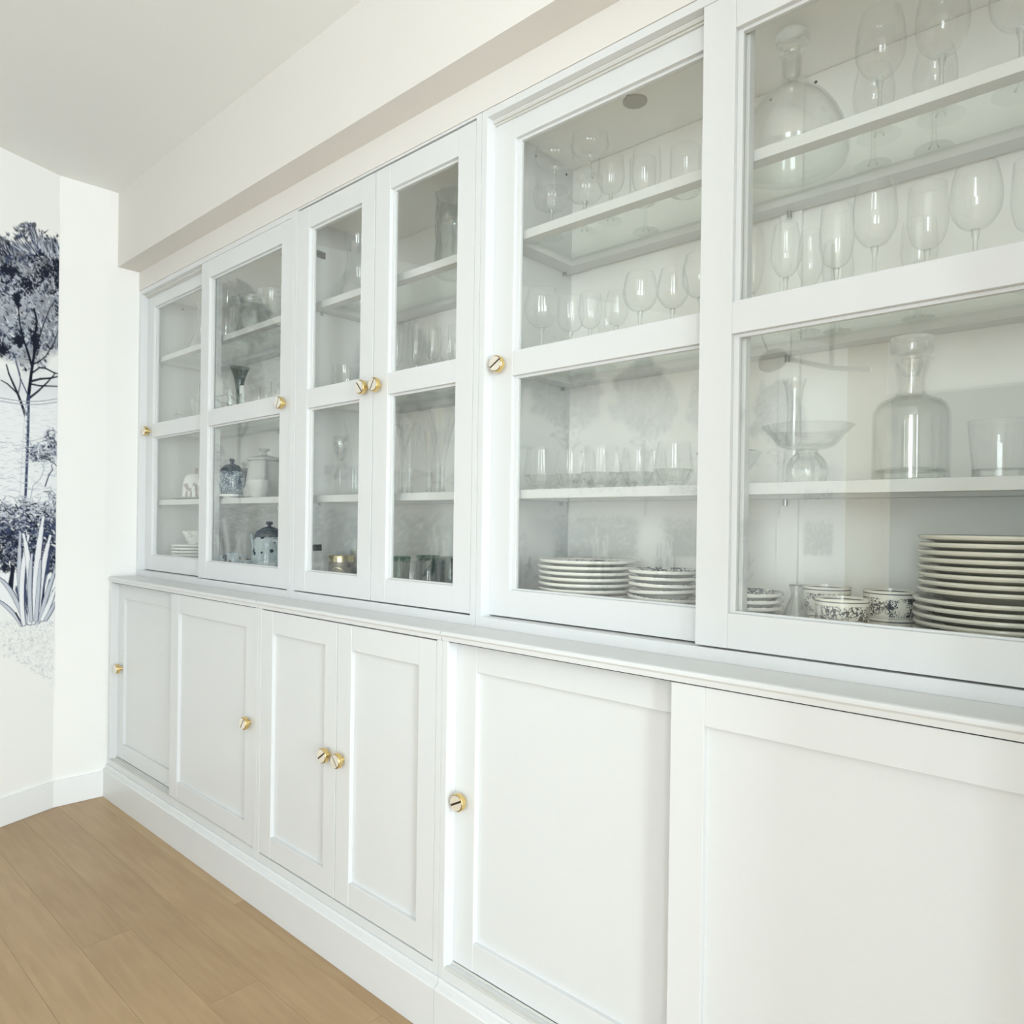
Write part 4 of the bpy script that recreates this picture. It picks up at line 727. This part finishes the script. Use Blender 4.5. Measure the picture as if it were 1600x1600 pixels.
place('teapot', 0.440, .35, z, 'dark slate teapot with a white knob behind the blue painted jar', 'teapot', [('body', L('tpb', [(0, .002), (.04, 0), (.046, .006), (.062, .05), (.060, .09), (.042, .122), (0, .132)], M['darkglaze'], 32, 2)), ('knob', L('tpk', [(.008, .131), (.006, .139), (.0115, .146), (.010, .156), (0, .158)], M['chinawhite'], 20), 'white knob'), ('spout', T(('tps',), [([(-.055, 0, .05), (-.085, 0, .07), (-.098, 0, .105)], [.016, .014, .013, .012, .011, .010, .010, .009, .009, .008, .008])], M['darkglaze']))])
place('coffee_pot', .735, .275, z, 'tall grey-white enamel pot with flat lid and knob on the low shelf', 'pot', [('body', L('potb', [(0, .002), (.066, 0), (.072, .006), (.074, .030), (.066, .044), (.061, .080), (.054, .135), (.053, .140), (0, .141)], M['greyglaze'] if False else mat('pale_grey_enamel', (.55, .56, .55), .3), 36, 0)), ('lid', L('potl', [(.060, .140), (.0625, .143), (.0625, .147), (.055, .152), (.020, .160), (.009, .163), (.008, .172), (.019, .180), (.018, .186), (0, .188)], mat('pale_grey_lid', (.50, .51, .50), .25), 36), 'flat lid with round knob'), ('handle', T(('poth',), [([(.046, -.026, .134), (.068, -.038, .128), (.074, -.042, .080), (.056, -.034, .042)], .008)], bpy.data.materials['pale_grey_enamel']))])
place('spoon_rest', .660, .185, z, 'small white china spoon rest lying in front of the teapot', 'dish', plate_mesh(.042, M['chinawhite'], .010, 'rest'))
place('cup', .865, .185, z, 'pale grey china cup with looped handle in front of the tall pot', 'cup', [('body', L('wcup', [(0, .002), (.022, 0), (.026, .004), (.036, .03), (.040, .056), (.0385, .057), (.034, .03), (.022, .008), (0, .006)], bpy.data.materials['pale_grey_enamel'], 28, 2)), ('handle', T(('wcuph',), [([(-.036, 0, .048), (-.058, 0, .052), (-.060, 0, .026), (-.034, 0, .018)], .0035)], M['chinawhite']))])
z = ZS['F']
stack(8, .200, .25, z, .082, .0132, M['chinawhite'], 'white tea plate', 'pile in the far left cabinet', 'stack of white tea plates', depth=.016, seed=12)
place('bowl', .235, .25, z + 8 * .0132 + .007, 'white sprigged bowl on top of the white tea plates', 'bowl', L('sbowl', [(0, .003), (.026, 0), (.030, .004), (.044, .025), (.054, .052), (.0525, .053), (.042, .027), (.027, .009), (0, .008)], M['floral'], 32, 2))
def dcup(name, x, y_, r, h, lab, cat, rz, saucer=False):
    k = (r, h)
    return place(name, x, y_, z, lab, cat, [('body', L(('dcb',) + k, [(0, .003), (r * .6, 0), (r * .7, .004), (r, h * .45), (r * .98, h * .8), (r * .85, h), (r * .82, h), (r * .93, h * .8), (r * .94, h * .45), (r * .6, .008), (0, .007)], M['dotted'], 28, 2)), ('handle', T(('dch',) + k, [([(r * .9, 0, h * .85), (r * 1.65, 0, h * .85), (r * 1.7, 0, h * .4), (r * .95, 0, h * .3)], .004)], M['bluewhite']))], 'dotted blue pottery', rz)
place('coffee_pot', .822, .25, z, 'pale blue dotted coffee pot with domed lid on the far left cabinet floor', 'pot', [('body', L('dpb', [(0, .003), (.048, 0), (.056, .004), (.054, .012), (.060, .030), (.060, .080), (.052, .130), (.047, .158), (0, .159)], M['dotted'], 40, 2)), ('lid', L('dpl', [(.050, .157), (.0505, .163), (.042, .178), (.022, .190), (.007, .194), (.006, .199), (.013, .205), (.010, .212), (0, .213)], M['darkglaze'], 36, 0), 'dark domed lid'), ('spout', T(('dps',), [([(-.050, -.01, .05), (-.078, -.012, .08), (-.084, -.014, .125), (-.098, -.016, .165)], [.016, .015, .015, .014, .014, .013, .012, .011, .011, .010, .010, .009, .009, .008, .008, .008])], M['bluewhite'])), ('handle', T(('dph',), [([(.048, -.01, .145), (.085, -.015, .140), (.095, -.015, .090), (.060, -.01, .045)], .0065)], M['bluewhite']))], 'dotted blue pottery')
dcup('cup', .455, .27, .036, .075, 'dark-dotted blue cup, leftmost at the back of the far left cabinet floor', 'cup', 2.6); dcup('cup', 0.480, .195, .030, .060, 'dark-dotted blue cup in front of the leftmost one', 'cup', 2.8)
dcup('creamer', .560, .245, .030, .088, 'slim dotted blue creamer beside the leftmost cups', 'creamer', 1.2); dcup('sugar_bowl', .668, .275, .040, .066, 'round dotted blue sugar bowl in the middle of the pottery', 'bowl', 3.4)
dcup('cup', 0.680, .19, .028, .042, 'low dotted blue cup with a looped handle at the front', 'cup', 4.3)
for x, y_, lab in ((.575, .21, 'dotted blue saucer at the front left of the pottery'), (.90, .215, 'dotted blue saucer at the front beside the coffee pot')):
    place('saucer', x, y_, z, lab, 'saucer', plate_mesh(.046, M['dotted'], .012, 'dsaucer'), 'dotted blue pottery')

# ------------------------------------------------------------------ hanging lamp behind the camera, seen only as a reflection in the glass
lamp = thing('hanging_lamp', (2.046, -2.2, CEIL), 'slim bronze hanging lamp with one dish shade on a long arm', 'lamp')
def lpart(nm, paths, mt):
    bm = bmesh.new()
    for p, r in paths: tube(bm, [Vector(q) - WL[lamp.name] for q in p], r)
    link(bpy.data.objects.new(nm, finish(bm, nm, mt, True)), lamp, WL[lamp.name])
lpart('stem', [([(2.046, -2.2, CEIL), (2.046, -2.2, 1.892)], .011)], M['lampmetal']); lpart('arm', [([(2.23, -2.17, 1.858), (2.046, -2.2, 1.895), (1.80, -2.24, 1.985)], .012)], M['lampmetal'])
lpart('cord', [(spline([(1.72, -2.24, 2.03), (1.69, -2.23, 2.14), (1.76, -2.22, 2.22), (1.84, -2.22, 2.12), (1.84, -2.23, 1.98)], 5), .004)], M['lampmetal'])
bm = bmesh.new(); lathe(bm, [(.012, .03), (.03, .022), (.070, -.012), (.074, -.032), (.071, -.032), (.066, -.012), (.028, .018), (.0, .022)], 32)
sh_ = link(bpy.data.objects.new('shade', finish(bm, 'shade', M['lampmetal'], True)), lamp, (1.735, -2.25, 2.0)); sh_.rotation_euler = (0.35, -.5, 0)
